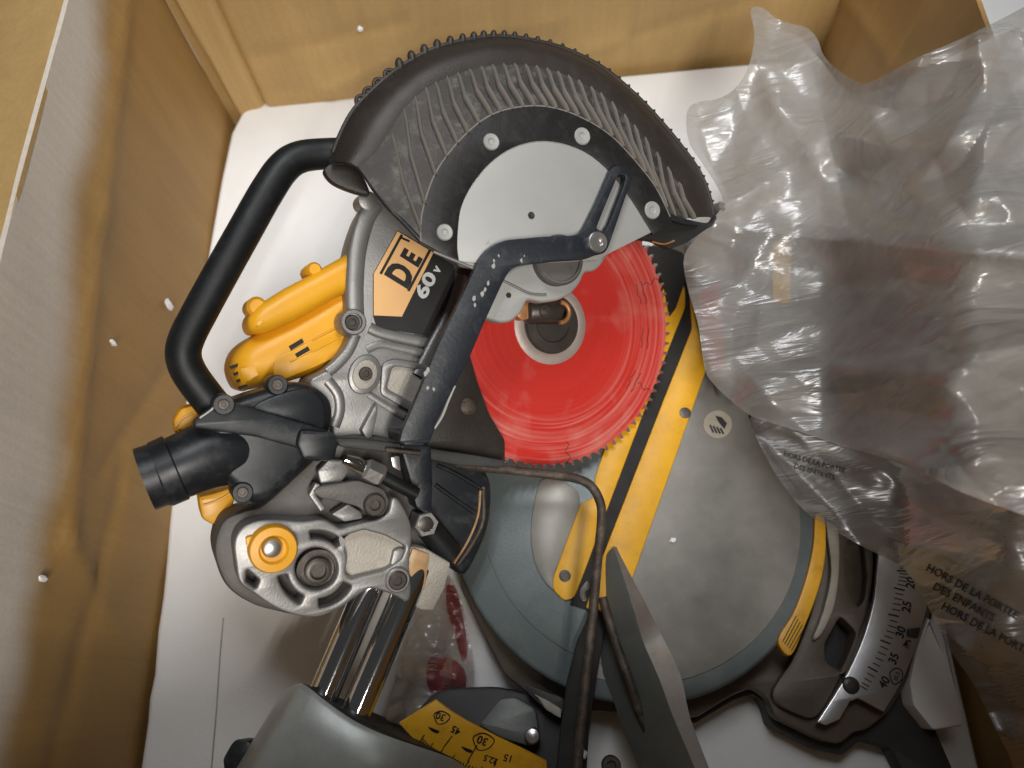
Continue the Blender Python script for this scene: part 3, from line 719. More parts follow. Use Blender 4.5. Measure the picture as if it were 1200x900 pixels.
# dark castings under the head, beside the bevel scale
prism('pivot_casting', cr([(505, 815), (560, 805), (600, 808), (640, 822), (672, 845), (668, 930), (520, 930), (470, 880)], 5), Z(0.075), 0.07, 'basedark', saw, bev=0.006)
pv = prism('pivot_block', rnd([(585, 818), (604, 816), (628, 830), (634, 868), (622, 876), (588, 866), (560, 850)], 6), Z(0.094), 0.03, 'fence', saw, bev=0.004)
prism('clip', rnd([(616, 802), (660, 818), (660, 836), (640, 832), (618, 812)], 3), Z(0.100), 0.02, 'basedark', saw, bev=0.001)
prism('clip', rnd([(626, 813), (644, 822), (658, 831), (657, 842), (640, 832)], 2), Z(0.103), 0.006, 'alu_sand', saw, bev=0.001)
bolt('bolt', (624, 862), Z(0.100), 10, 'steel', saw, h=0.010, sock=False)
bolt('bolt', (716, 897), Z(0.110), 12, 'darkbolt', saw, h=0.006)
BSP = Pl(Z(0.115).hit((560, 870)), (0.1, -0.35, 0.93))
bs_ = prism('bevel_scale', [(468, 848), (511, 821), (530, 835), (548, 846), (584, 865), (616, 880), (641, 893), (640, 940), (560, 930), (510, 893)], BSP, 0.004, 'yellow_print', saw, bev=0.0006)
tk = []
tm = cr([(492, 868), (505, 880), (520, 888), (540, 897), (560, 905)], 6, False)
for i in range(26):
    t = i / 25 * (len(tm) - 1); a = int(min(t, len(tm) - 2)); p = lerp(tm[a], tm[a + 1], t - a)
    ln = 9 if i % 5 == 0 else 5
    tk.append(bar2(BSP, (p[0] - 3, p[1] + 4), (p[0] + 0.62 * ln, p[1] - 0.78 * ln), 1.3))
tk.append(bar2(BSP, (519, 877), (530, 862), 1.4)); tk.append(bar2(BSP, (548, 892), (559, 873), 1.4)); tk.append(bar2(BSP, (579, 898), (582, 890), 1.4))
link('tick_marks', *joined(tk), 'print', bs_, smooth=False)
for s, p, q, h in (('30', (523, 838), (513, 834), 8), ('45', (541, 855), (530, 849), 8), ('30', (573, 866), (560, 861), 9), ('22.5', (584, 890), (566, 883), 7), ('15', (602, 886), (590, 883), 8)):
    text('numeral', s, p, q, h, BSP, 'print', bs_, bold=0.025)
for cx, cy, r in ((518, 840, 9), (567, 868, 12)):
    pts = cr([(cx - r, cy - r * 0.4), (cx, cy - r * 0.75), (cx + r, cy - r * 0.1), (cx + r * 0.5, cy + r * 0.7), (cx - r * 0.5, cy + r * 0.9), (cx - r * 0.9, cy + 0.3 * r)], 5)
    vs, fs = tubemesh([BSP.hit(p) + BSP.n * 0.0004 for p in pts + [pts[0]]], 0.0006, 5); link('shield_mark', vs, fs, 'print', bs_)
for cx, cy in ((508, 855), (547, 878)):
    hm = [BSP.hit((cx + 6.5 * math.cos(a) + 1.5 * math.sin(a), cy - 1.5 + 5 * math.sin(a) + 2.5 * math.cos(a))) + BSP.n * 0.0005 for a in [math.pi * i / 8 for i in range(9)]]
    link('half_moon_mark', hm, [tuple(range(9))], 'print', bs_, smooth=False)

# fence half and front casting under the plastic bag
fo = prism('far_fence', rnd([(806, 262), (880, 262), (900, 300), (862, 455), (846, 452), (830, 400), (812, 330)], 5), Z(0.125), 0.032, 'fence', saw, bev=0.003)
prism('warning_label', [(818, 345), (842, 330), (850, 430), (832, 432)], Z(0.1256), 0.0008, 'redlabel', fo, bev=0)
prism('warning_label', [(905, 285), (928, 285), (926, 355), (906, 355)], Z(0.1255), 0.0008, 'yellowlabel', fo, bev=0)
prism('fence_wing', rnd([(880, 268), (940, 275), (936, 360), (915, 430), (885, 425), (890, 330)], 5), Z(0.123), 0.030, 'table', fo, bev=0.003)
prism('front_arm', cr([(880, 478), (950, 470), (1050, 490), (1150, 535), (1230, 590), (1230, 690), (1120, 655), (1040, 630), (960, 590), (905, 535)], 5), Z(0.100), 0.060, 'basedark', saw, bev=0.008)
prism('miter_knob', ell(1010, 385, 90, 46), Z(0.13), 0.08, 'basedark', saw, bev=0.012, bsegs=4)

# ---- blade
bl_c = BC; ex, ey = frame(HN)
NT = 84; R1, R2 = 0.1545, 0.1490
ring = []
for i in range(NT):
    a = 2 * math.pi * i / NT; st_ = 2 * math.pi / NT
    for da, r in ((0.0, R2), (0.30, R2 + 0.0005), (0.62, R1 - 0.001), (0.80, R1), (0.84, R2 + 0.001)):
        ring.append(bl_c + (ex * math.cos(a + da * st_) + ey * math.sin(a + da * st_)) * r)
hole = [bl_c + (ex * math.cos(2 * math.pi * i / 24) + ey * math.sin(2 * math.pi * i / 24)) * 0.0127 for i in range(24)]
vs, fs = solid([ring, hole], HN, 0.0024, 0)
bl = link('saw_blade', vs, fs, 'blade', saw, origin=bl_c, ang=20)
tip = []
for i in range(NT):
    a = 2 * math.pi * (i + 0.74) / NT; t = ex * math.cos(a) + ey * math.sin(a); tn = HN.cross(t)
    c0 = bl_c + t * (R1 - 0.0022) - HN * 0.0012
    v8 = [c0 + t * sx * 0.0028 + tn * sy * 0.0012 + HN * sz * 0.0017 for sx in (-1, 1) for sy in (-1, 1) for sz in (-1, 1)]
    tip.append((v8, [(0, 1, 3, 2), (4, 6, 7, 5), (0, 4, 5, 1), (2, 3, 7, 6), (0, 2, 6, 4), (1, 5, 7, 3)]))
link('carbide_tips', *joined(tip), 'steel', bl, smooth=False)
# curved slots cut near the rim
exps = []
for i in range(7):
    a0 = 2 * math.pi * i / 7 + 0.25
    path = [bl_c + HN * 0.0001 + (ex * math.cos(a0 + 0.02 * math.sin(j * 1.4)) + ey * math.sin(a0 + 0.02 * math.sin(j * 1.4))) * (0.128 + 0.003 * j) for j in range(9)]
    exps.append(tubemesh(path, 0.0004, 5))
for k_ in range(3):
    a0 = -0.75 + k_ * 0.42
    for r in (0.118, 0.126):
        path = [bl_c + HN * 0.0001 + (ex * math.cos(a0 + 0.05 * j) + ey * math.sin(a0 + 0.05 * j)) * (r + 0.0012 * math.sin(j * 2.2)) for j in range(5)]
        exps.append(tubemesh(path, 0.00035, 5))
link('expansion_slots', *joined(exps), 'slot', bl, kind='stuff')
lathe('flange_ring', BC, HN, [(0.043, -0.001), (0.043, 0.0008), (0.040, 0.0022), (0.034, 0.0026), (0.031, 0.0015), (0.031, -0.001)], 'dull', bl, segs=40)
lathe('arbor_washer', BC, HN, [(0.0318, -0.001), (0.0318, 0.004), (0.030, 0.006), (0.020, 0.0065), (0.0185, 0.005), (0, 0.005)], 'darkbolt', saw, segs=40)
hub0 = HP(0.010).hit((616, 366)); hub1 = HP(0.010).hit((654, 366))
tube('arbor_hub', [hub0, hub0.lerp(hub1, 0.06), hub0.lerp(hub1, 0.94), hub1], [0.0105, 0.0125, 0.0125, 0.011], 'darkbolt', saw, segs=20)
cp = [HP(0.020).hit((656 + 11 * math.cos(a), 366 + 12 * math.sin(a))) for a in [-1.5 + 3.1 * i / 10 for i in range(11)]]
tube('copper_ring', cp, 0.0026, 'copper', saw, segs=10)
lathe('hub_socket', HP(0.022).hit((638, 365)), HN, [(0.0062, -0.004), (0.0062, 0.0012), (0.0046, 0.0012), (0.0044, -0.003), (0, -0.003)], 'darkbolt', saw, segs=18)
lathe('hub_bore', HP(0.0205).hit((638, 365)), HN, [(0.0040, -0.001), (0.0040, 0.0006), (0, 0.0006)], 'slot', saw, segs=16)
prism('hub_tab', rnd([(607, 352), (622, 350), (624, 372), (612, 376), (606, 370)], 3), HP(0.016), 0.012, 'copper', saw, bev=0.001)

# dark shroud wall that hides the blade's lower edge near the arm
prism('blade_shroud', rnd([(548, 405), (560, 448), (574, 486), (592, 516), (592, 540), (560, 545), (500, 535), (470, 520), (500, 440), (520, 400)], 4), HP(0.014), 0.010, 'guard', saw, bev=0.001)
bolt('shroud_bolt', (549, 476), HP(0.014), 10, 'rust', saw, h=0.003, sock=False)
# ---- motor, gearcase, handle, dust port (head)
mo = prism('motor_housing', cr([(420, 318), (405, 330), (350, 366), (312, 386), (286, 402), (274, 418), (272, 438), (282, 458), (300, 456), (350, 445), (400, 425), (430, 400), (450, 360)], 6), HP(-0.030), 0.085, 'yellow', saw, bev=0.022, bsegs=6, ang=60)
lb = [HP(-0.040).hit(p) for p in ((302, 378), (330, 361), (370, 334), (430, 296))]
prism('motor_rib', rnd([(290, 374), (301, 358), (335, 337), (367, 320), (415, 293), (450, 290), (450, 330), (400, 346), (350, 374), (312, 391), (294, 390)], 8), HP(-0.018), 0.06, 'yellow', mo, bev=0.012, bsegs=4, ang=60)
for p, r in (((367, 317), 9), ((300, 360), 12)):
    lathe('screw_boss', HP(-0.035).hit(p), HN, [(pxr(HP(-0.035), p, r), -0.03), (pxr(HP(-0.035), p, r), 0.006), (pxr(HP(-0.035), p, r * 0.7), 0.010), (0, 0.010)], 'yellow', mo)
prism('side_panel', rnd([(320, 425), (330, 416), (400, 382), (414, 378), (424, 400), (412, 410), (370, 430), (330, 446), (320, 440)], 6), HP(-0.0285), 0.004, 'yellow', mo, bev=0.0015)
for p, q in (((340, 408), (355, 399)), ((347, 417), (362, 408))):
    a, b = V(p), V(q); nn = V((-(b - a).y, (b - a).x)).normalized() * 2.6
    prism('vent', [a + nn, b + nn, b - nn, a - nn], HP(-0.0275), 0.004, 'slot', mo, bev=0)
for p, q in (((366, 399), (404, 378)), ((366, 412), (412, 388)), ((340, 424), (366, 410))):
    tube('panel_groove', [HP(-0.0283).hit(p), HP(-0.0283).hit(q)], 0.0009, 'yellow_print', mo, segs=6)
for i in range(4):
    p = (271 + i * 3.2, 431 + i * 8.0); q = (p[0] + 9, p[1] - 4)
    a, b = V(p), V(q); nn = V((-(b - a).y, (b - a).x)).normalized() * 1.7
    prism('vent', [a + nn, b + nn, b - nn, a - nn], HP(-0.037), 0.016, 'slot', mo, bev=0)
prism('battery_latch', rnd([(203, 492), (212, 478), (228, 474), (240, 482), (230, 506), (204, 508)], 4), HP(-0.03), 0.04, 'yellow', saw, bev=0.004)
tube('latch_groove', cr([HP(-0.0295).hit(p) for p in ((206, 500), (214, 490), (226, 484))], 4, False), 0.0011, 'yellow_print', saw, segs=6)
prism('lower_lug', rnd([(232, 582), (250, 578), (274, 570), (276, 584), (268, 606), (250, 616), (236, 608)], 5), HP(-0.03), 0.04, 'yellow', saw, bev=0.004)
tube('lug_groove', cr([HP(-0.0295).hit(p) for p in ((238, 592), (256, 586), (270, 578))], 4, False), 0.0011, 'yellow_print', saw, segs=6)

# gearcase casting
gc = prism('gearcase', cr([(452, 218), (432, 241), (422, 263), (415, 287), (411, 312), (410, 337), (410, 365), (412, 388), (402, 412), (384, 432), (362, 446), (368, 470), (386, 490), (392, 516), (430, 522), (480, 522),
     (520, 440), (548, 370), (570, 320), (600, 290), (600, 230), (530, 205)], 5), HP(0.0), 0.055, 'alu', saw, bev=0.004, bsegs=3)
rimp = cr([(440, 238), (430, 254), (423, 275), (418, 300), (416, 330), (416, 356), (417, 372)], 5, False)
tube('gearcase_rim', [HP(0.001).hit(p) for p in rimp], 0.0085, 'alu', gc, segs=16, flat=0.45, up=HN)
tube('gearcase_rim', [HP(0.001).hit(p) for p in cr([(433, 384), (446, 390), (470, 396), (500, 402)], 4, False)], 0.0055, 'alu', gc, segs=12, flat=0.45, up=HN)
tube('gearcase_rim', [HP(0.002).hit(p) for p in cr([(541, 322), (534, 350), (522, 378), (508, 404), (490, 440)], 4, False)], 0.0065, 'alu', gc, segs=12, flat=0.45, up=HN)
tube('gearcase_rim', [HP(0.001).hit(p) for p in cr([(417, 392), (408, 412), (394, 428), (384, 436)], 4, False)], 0.005, 'alu', gc, segs=12, flat=0.45, up=HN)
tube('gearcase_rim', [HP(0.001).hit(p) for p in cr([(384, 446), (396, 462), (398, 482), (392, 500)], 4, False)], 0.005, 'alu', gc, segs=12, flat=0.45, up=HN)
tube('gearcase_rim', [HP(0.001).hit(p) for p in cr([(432, 462), (450, 474), (474, 488)], 4, False)], 0.0035, 'alu', gc, segs=10, flat=0.45, up=HN)
lathe('bolt_boss', HP(0.0).hit((412, 378)), HN, [(0.0125, -0.02), (0.0125, 0.007), (0.0112, 0.009), (0.0085, 0.009), (0.008, 0.003), (0, 0.003)], 'alu', gc)
bolt('screw', (412, 378), HP(0.003), 9, 'darkbolt', gc, h=0.004)
lathe('bolt_boss', HP(0.0).hit((430, 236)), HN, [(0.009, -0.02), (0.009, 0.005), (0.006, 0.006), (0, 0.006)], 'alu', gc)
# oval pad with screw, pocket frame
prism('screw_pad', ell(428, 439, 19, 24, 0.35), HP(0.005), 0.008, 'alu', gc, bev=0.002)
prism('screw_pad', ell(428, 439, 14, 18, 0.35), HP(0.0075), 0.006, 'alu_sand', gc, bev=0.0012)
bolt('screw', (428, 438), HP(0.0075), 8, 'darkbolt', gc, h=0.003)
pk_o = rnd([(448, 426), (462, 420), (506, 428), (500, 468), (488, 486), (446, 462)], 6); pk_i = rnd([(459, 432), (464, 429), (498, 434), (492, 462), (484, 472), (453, 456)], 5)
prism('pocket_frame', pk_o, HP(0.005), 0.006, 'alu', gc, bev=0.0015, holes=[pk_i])
prism('pocket_floor', [V(p) for p in pk_i], HP(0.0008), 0.002, 'alu_sand', gc, bev=0)
prism('web', rnd([(424, 504), (440, 474), (443, 484), (436, 514), (430, 516)], 2), HP(0.012), 0.014, 'alu', gc, bev=0.001)
tube('gearcase_rim', [HP(0.002).hit(p) for p in cr([(430, 410), (446, 404), (470, 408), (506, 416)], 4, False)], 0.004, 'alu', gc, segs=10, flat=0.45, up=HN)

# name label on the gearcase
LP = HP(0.0022)
lab = prism('name_label', [(466, 270), (500, 290), (532, 311), (534, 326), (512, 370), (500, 393), (442, 384), (437.5, 370), (437.5, 321)], LP, 0.0018, 'print', gc, bev=0.0002, bsegs=1)
LQ = LP.off(0.0004)
prism('gold_field', [(466, 271), (508, 296), (471, 371), (438, 369.5), (438, 321)], LQ, 0.0004, 'peach', lab, bev=0)
LT = LP.off(0.0008)
ln = [bar2(LT, (446, 321), (471, 275), 3.2, 0.0001), bar2(LT, (478.5, 341), (504, 293), 3.2, 0.0001), bar2(LT, (469, 278), (480, 283), 2.6, 0.0001)]
link('label_stripe', *joined(ln), 'print', lab, smooth=False)
text('letter', 'D', (475.5, 338.5), (486, 319), 28, LT, 'print', lab, bold=0.05, squash=0.72, lift=0.0001)
text('letter', 'E', (488.5, 313.5), (499, 294), 22, LT, 'print', lab, bold=0.05, squash=0.75, lift=0.0001)
text('letter', '60', (497.5, 352), (514, 321), 14.5, LT, 'white_print', lab, bold=0.035, squash=1.5, lift=0.0001)
text('letter', 'v', (514, 321), (522, 306), 10.5, LT, 'white_print', lab, bold=0.03, squash=1.0, lift=0.0001)

# handle
hp = [HP(0.01).hit((470, 178)), HP(0.005).hit((420, 179)), HP(0).hit((385, 180)), HP(0).hit((352, 184)), HP(0).hit((332, 197)), HP(0).hit((312, 226)), HP(0).hit((286, 272)), HP(0).hit((258, 322)), HP(0).hit((234, 366)), HP(0).hit((219, 396)), HP(0).hit((215, 416)), HP(0).hit((222, 437)), HP(0).hit((243, 466)), HP(0).hit((268, 497))]
ha = tube('handle', cr(hp, 6, False), [0.0135 + 0.0015 * min(1, i / 30) for i in range(6 * 13 + 1)], 'rubber', saw, segs=24, ang=70)
seam = [(352, 176), (330, 190), (306, 222), (279, 268), (250, 320), (224, 366), (211, 396), (208, 418), (214, 438), (236, 468), (252, 492)]
tube('handle_seam', cr([HP(0.0125).hit((x + 2, y + 2)) for x, y in seam], 5, False), 0.0011, 'black', ha, segs=8)

# dust port: nozzle, body, bracket
DP = HP(0.018)
nz = [(172, 561), (186, 556), (188, 556), (206, 548), (208, 548), (236, 536), (262, 527), (300, 514)]
nr = [0.0275, 0.0275, 0.029, 0.0295, 0.0275, 0.029, 0.032, 0.036]
dp = tube('dust_port', [HP((0.010, 0.010, 0.010, 0.010, 0.010, 0.010, 0.004, -0.016)[i]).hit(p) for i, p in enumerate(nz)], nr, 'black', saw, segs=36, ang=25)
n0 = HP(0.010).hit(nz[0]); nd = (HP(0.010).hit(nz[1]) - n0).normalized()
vs, fs = lathemesh(n0, -nd, [(0.0275, -0.002), (0.0275, 0.002), (0.024, 0.002), (0.0235, -0.004), (0, -0.004)], 36); link('nozzle_lip', vs, fs, 'black', dp)
vs, fs = lathemesh(n0, -nd, [(0.0233, -0.003), (0.0233, 0.0005), (0, 0.0005)], 30); link('nozzle_bore', vs, fs, 'slot', dp)
prism('port_body', cr([(250, 482), (275, 468), (325, 452), (352, 448), (374, 456), (388, 470), (391, 490), (384, 512), (370, 535), (345, 562), (318, 586), (296, 590), (278, 576), (258, 556), (246, 520)], 5), HP(0.030), 0.055, 'black', dp, bev=0.010, bsegs=4, ang=60)
prism('port_cover', cr([(300, 474), (350, 456), (376, 466), (382, 490), (372, 514), (340, 506), (300, 496)], 5), HP(0.0335), 0.01, 'black', dp, bev=0.003)
prism('port_bracket', rnd([(226, 494), (236, 486), (262, 466), (270, 470), (330, 488), (384, 504), (397, 518), (392, 540), (368, 541), (352, 526), (300, 512), (228, 502)], 4), HP(0.042), 0.014, 'black', dp, bev=0.003)
prism('bracket_block', rnd([(352, 504), (390, 506), (398, 520), (388, 541), (356, 538), (348, 520)], 4), HP(0.052), 0.016, 'black', dp, bev=0.003)
for p, pl in (((262, 474), HP(0.042)), ((325, 451), HP(0.030)), ((284, 577), HP(0.030))):
    lathe('screw_boss', pl.hit(p), HN, [(0.009, -0.03), (0.009, 0.001), (0.008, 0.003), (0, 0.003)], 'black', dp, segs=20)
    bolt('screw', p, pl.off(0.003), 6.5, 'darkbolt', dp, h=0.002)
tube('bracket_edge', cr([HP(0.0425).hit(p) for p in ((234, 490), (248, 480), (254, 472), (262, 465))], 4, False), 0.0012, 'alu', dp, segs=6)

# ---- carriage casting
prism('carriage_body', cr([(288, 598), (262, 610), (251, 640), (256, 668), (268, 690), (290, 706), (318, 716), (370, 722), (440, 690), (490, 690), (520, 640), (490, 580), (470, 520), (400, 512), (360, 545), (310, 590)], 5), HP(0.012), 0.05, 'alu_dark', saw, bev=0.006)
CPn = HP(0.040)
c_out = cr([(300, 611), (282, 620), (274, 636), (276, 660), (281, 683), (299, 697), (318, 710), (335, 718), (355, 723), (376, 723), (400, 712), (420, 698), (436, 690), (462, 698), (478, 705), (482, 690), (480, 668), (481, 648), (483, 630), (481, 612),
            (474, 596), (466, 584), (459, 585), (455, 600), (444, 608), (428, 612), (412, 616), (400, 619), (390, 614), (378, 609), (354, 611), (325, 609)], 4)
rc = (371, 667)
def arcslot(cx, cy, r0_, r1_, a0, a1, n=10, sq=1.0):
    o = [V((cx + r1_ * math.cos(a), cy + r1_ * math.sin(a) * sq)) for a in [a0 + (a1 - a0) * i / n for i in range(n + 1)]]
    i_ = [V((cx + r0_ * math.cos(a), cy + r0_ * math.sin(a) * sq)) for a in [a1 + (a0 - a1) * i / n for i in range(n + 1)]]
    return rnd(o + i_, 2.5, 2)
pocket = rnd([(399, 630), (427, 621), (452, 628), (476, 641), (470, 656), (452, 668), (428, 674), (412, 678), (405, 672), (408, 652)], 4)
ca = prism('carriage', c_out, CPn, 0.026, 'alu', saw, bev=0.0022, bsegs=3,
      holes=[ell(rc[0], rc[1], 25, 25), arcslot(rc[0], rc[1], 35, 45, -1.75, -0.80), arcslot(rc[0], rc[1], 35, 46, 2.0, 2.95), arcslot(rc[0], rc[1], 35, 46, 0.45, 1.5), pocket,
             rnd([(290, 668), (304, 680), (300, 690), (288, 682)], 2)])
prism('pocket_floor', [V(p) for p in ell(437, 650, 42, 32)], HP(0.031), 0.004, 'alu_sand', ca, bev=0)
for y_, s_ in ((0, 'o'),):
    pass
lathe('pivot_bushing', HP(0.026).hit(rc), HN, [(0.0185, -0.004), (0.0185, 0.004), (0.016, 0.004), (0.0155, 0.001), (0.0118, 0.001), (0.0118, 0.009), (0.010, 0.010), (0.0075, 0.010), (0.007, 0.004), (0, 0.004)], 'darkbolt', ca, segs=28)
kn_p = HP(0.045)
lathe('yellow_knob', kn_p.hit((319.5, 642.5)), HN, [(0.0190, -0.012), (0.0205, -0.010), (0.0205, 0.004), (0.0190, 0.007), (0.0125, 0.0075), (0.0115, 0.005), (0.0105, 0.004), (0, 0.004)], 'yellow', ca, segs=40)
lathe('knob_bolt', kn_p.off(0.004).hit((318, 641)), HN, [(0.0085, -0.002), (0.0085, 0.004), (0.0070, 0.007), (0.003, 0.0085), (0, 0.0085)], 'steel', ca, segs=24)
prism('knob_tab', rnd([(288, 630), (296, 628), (296, 642), (289, 640)], 2), kn_p, 0.01, 'yellow', ca, bev=0.001)
lathe('rail_bolt_seat', CPn.hit((465, 679)), HN, [(0.0118, -0.01), (0.0118, 0.003), (0.0105, 0.004), (0.0092, 0.004), (0.009, 0.001), (0, 0.001)], 'alu', ca, segs=24)
bolt('rail_bolt', (465, 680), CPn.off(0.001), 11, 'darkbolt', ca, h=0.003)
prism('pocket_rib', rnd([(462, 645), (470, 642), (476, 646), (466, 664), (458, 662)], 2), HP(0.037), 0.008, 'alu', ca, bev=0.001)
# squared block at the carriage corner
cb = prism('rail_clamp', rnd([(482, 640), (500, 643), (529, 660), (522, 690), (508, 716), (494, 716), (470, 702), (478, 690), (474, 660)], 3), HP(0.030), 0.040, 'alu_sand', saw, bev=0.003)
prism('clamp_face', rnd([(484, 642), (504, 650), (498, 690), (490, 694), (476, 664)], 3), HP(0.0325), 0.008, 'tanblock', cb, bev=0.001)

# lever, chrome cable end, nut
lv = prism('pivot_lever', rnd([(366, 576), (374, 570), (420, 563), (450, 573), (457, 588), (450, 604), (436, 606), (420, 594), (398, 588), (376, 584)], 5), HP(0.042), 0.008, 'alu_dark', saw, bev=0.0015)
prism('lever_edge', rnd([(362, 580), (370, 566), (376, 568), (370, 580), (382, 596), (376, 600)], 2), HP(0.040), 0.010, 'alu', lv, bev=0.001)
bolt('lever_bolt', (438, 591), HP(0.042), 13, 'darkbolt', lv, h=0.005)
prism('casting_step', rnd([(372, 552), (386, 538), (404, 540), (410, 552), (400, 566), (376, 568)], 3), HP(0.032), 0.012, 'alu', saw, bev=0.002)
prism('casting_step', rnd([(388, 603), (408, 590), (424, 600), (426, 608), (404, 612)], 3), HP(0.030), 0.012, 'alu', saw, bev=0.002)
cpath = [HP(0.046).hit(p) for p in ((404, 538), (416, 543), (428, 549))]
cf = tube('cable_ferrule', cpath, [0.005, 0.007, 0.0065], 'chrome', saw, segs=14)
hx = [HP(0.046).hit(p) for p in ((426, 548), (429, 549.5), (445, 557), (448, 558.5))]
tube('hex_collar', hx, [0.0085, 0.0105, 0.0105, 0.0085], 'steel', cf, segs=6, ang=20)
tube('cable', cr([HP(0.046).hit(p) for p in ((446, 557), (464, 567), (488, 579))], 5, False), 0.0062, 'rubber', cf, segs=14)
nut = [HP(0.036).hit(p) for p in ((505, 621), (497, 613))]
ax = HN
lathe('hex_nut', HP(0.030).hit((497, 613)), ax, [(0.0125, -0.012), (0.0125, 0.006), (0.0115, 0.008), (0.0078, 0.008), (0.0075, 0.004), (0, 0.004)], 'steel', saw, segs=6, ang=20)
lathe('nut_core', HP(0.033).hit((497, 613)), ax, [(0.0072, -0.002), (0.0072, 0.006), (0.004, 0.007), (0, 0.007)], 'darkbolt', saw, segs=16)

# black chute and bars below the arm
ch = prism('dust_chute', cr([(470, 524), (505, 530), (556, 543), (574, 560), (577, 590), (572, 622), (560, 652), (546, 674), (532, 668), (520, 650), (506, 640), (486, 606), (476, 570)], 5), HP(0.012), 0.045, 'black', saw, bev=0.006, bsegs=3)
for pts in ([(512, 545), (536, 556), (566, 574)], [(510, 568), (532, 584), (558, 602)], [(566, 570), (566, 610), (552, 640), (536, 662)]):
    tube('chute_rib', cr([HP(0.0125).hit(p) for p in pts], 5, False), 0.0022, 'black' if len(pts) == 3 else 'rust', ch, segs=8)
tube('chute_edge', cr([HP(0.0128).hit(p) for p in [(563, 575), (560, 605), (548, 635), (532, 660)]], 5, False), 0.0012, 'tanblock', ch, segs=6)
tube('nut_sleeve', [HP(0.018).hit((500, 616)), HP(0.016).hit((528, 650))], 0.0125, 'rubber', saw, segs=18)
prism('arm_root', rnd([(468, 520), (506, 522), (508, 570), (506, 606), (488, 596), (480, 560)], 5), HP(0.036), 0.03, 'armsteel', saw, bev=0.003)
prism('link_bar', rnd([(392, 514), (420, 514), (470, 520), (560, 534), (592, 540), (592, 548), (540, 546), (470, 532), (400, 524)], 3), HP(0.034), 0.012, 'basedark', saw, bev=0.002)
tube('cross_pin', [HP(0.040).hit((452, 527)), HP(0.040).hit((492, 531))], 0.0022, 'rust', saw, segs=10)
prism('pin_clip', rnd([(458, 536), (468, 534), (470, 552), (461, 548)], 2), HP(0.042), 0.004, 'steel', saw, bev=0.0006)

# ---- moving guard
outer_g = [(387, 189), (395, 166), (411, 134), (432, 110), (466, 81), (507, 58), (549, 47), (583, 43), (620, 47), (662, 58), (703, 78), (737, 105), (766, 134), (795, 168), (818, 200), (830, 228), (836, 256)]
ribt_g = [(420, 196), (440, 178), (456, 155), (472, 130), (495, 107), (524, 91), (564, 79), (603, 76), (641, 81), (678, 95), (712, 116), (741, 145), (766, 174), (787, 203), (800, 222), (808, 240), (812, 255)]
crest_g = [(446, 231), (463, 200), (479, 175), (500, 148), (522, 126), (550, 112), (582, 104), (615, 103), (645, 106), (675, 115), (704, 132), (728, 156), (748, 182), (766, 210), (779, 230), (788, 245), (795, 257)]
inner_g = [(493, 283), (494, 253), (503, 220), (512, 200), (524, 182), (540, 163), (565, 141), (591, 129), (628, 124), (662, 130), (695, 145), (718, 161), (735, 178), (753, 199), (766, 216), (776, 234), (785, 254)]
NS = 12
def g3(curve, s): return [GP(s).hit(p) for p in cr(curve, NS, False)]
G0, G1, G2, G3 = g3(outer_g, -0.040), g3(ribt_g, -0.012), g3(crest_g, -0.003), g3(inner_g, 0.004)
nG = len(G0)
# band that bulges from the rim to the ribs
rows = [G0]
for t in (0.2, 0.45, 0.72): rows.append([a.lerp(b, t) + GN * (0.010 * math.sin(math.pi * t)) for a, b in zip(G0, G1)])
rows += [G1, G2, G3]
def rowmesh(rows, thick):
    n = len(rows[0]); vs = [p for r in rows for p in r]; fs = []
    for j in range(len(rows) - 1):
        for i in range(n - 1): fs.append((j * n + i, j * n + i + 1, (j + 1) * n + i + 1, (j + 1) * n + i))
    return slab(vs, fs, GN, thick)
lg = link('blade_guard', *rowmesh(rows[:5], 0.003), 'guard', saw, ang=60)
tag(lg, 'dark ribbed plastic guard with scalloped rim')
link('rib_band', *rowmesh(rows[4:], 0.003), 'rib', lg, ang=20)
# rolled rim where the scallops sit
tube('rim_bead', [p + GN * 0.001 for p in G0[6:]], 0.0022, 'guard', lg, segs=10)
def at(row, t):
    f = max(0, min(1, t)) * (nG - 1); i = int(min(f, nG - 2)); return row[i].lerp(row[i + 1], f - i)
NR = 27
def xt(curve, x, tmin):
    """parameter along a traced curve where it reaches column x"""
    c = cr(curve, NS, False); best, bt = 1e9, 0
    for i, p in enumerate(c):
        t = i / (len(c) - 1)
        if t < max(0, tmin): continue
        if abs(p.x - x) < best: best, bt = abs(p.x - x), t
    return bt
for i in range(NR):
    x = 460 + 12.9 * i; cT = cr(ribt_g, NS, False); cI = cr(inner_g, NS, False)
    kT = min(range(14, len(cT)), key=lambda q: abs(cT[q].x - x)); top = cT[kT] + (V((0, 9)) if i == 0 else V((0, 0)))
    if x + 24 < 784: bot = cI[min(range(len(cI)), key=lambda q: abs(cI[q].x - (x + 24)) + (0 if cI[q].y > top.y + 20 else 99))]
    else: bot = V((min(x + 21, 813), 256))
    mid = top.lerp(bot, 0.5) + V((-5, 0))
    sb = 0.004 if x + 24 < 784 else -0.006
    pa, pb, pc = GP(-0.0118).hit(top), GP(-0.0022 if sb > 0 else -0.0065).hit(mid), GP(sb + 0.001).hit(bot)
    tube('guard_rib', [pa - GN * 0.001, pa.lerp(pb, 0.25) + GN * 0.0012, pa.lerp(pb, 0.92) + GN * 0.0022, pb + GN * 0.0024, pb.lerp(pc, 0.12) + GN * 0.0024, pb.lerp(pc, 0.8) + GN * 0.0016, pc], [0.0008, 0.0012, 0.0014, 0.0014, 0.0014, 0.0013, 0.0012], 'fin', lg, segs=6, flat=3.2, up=GN)
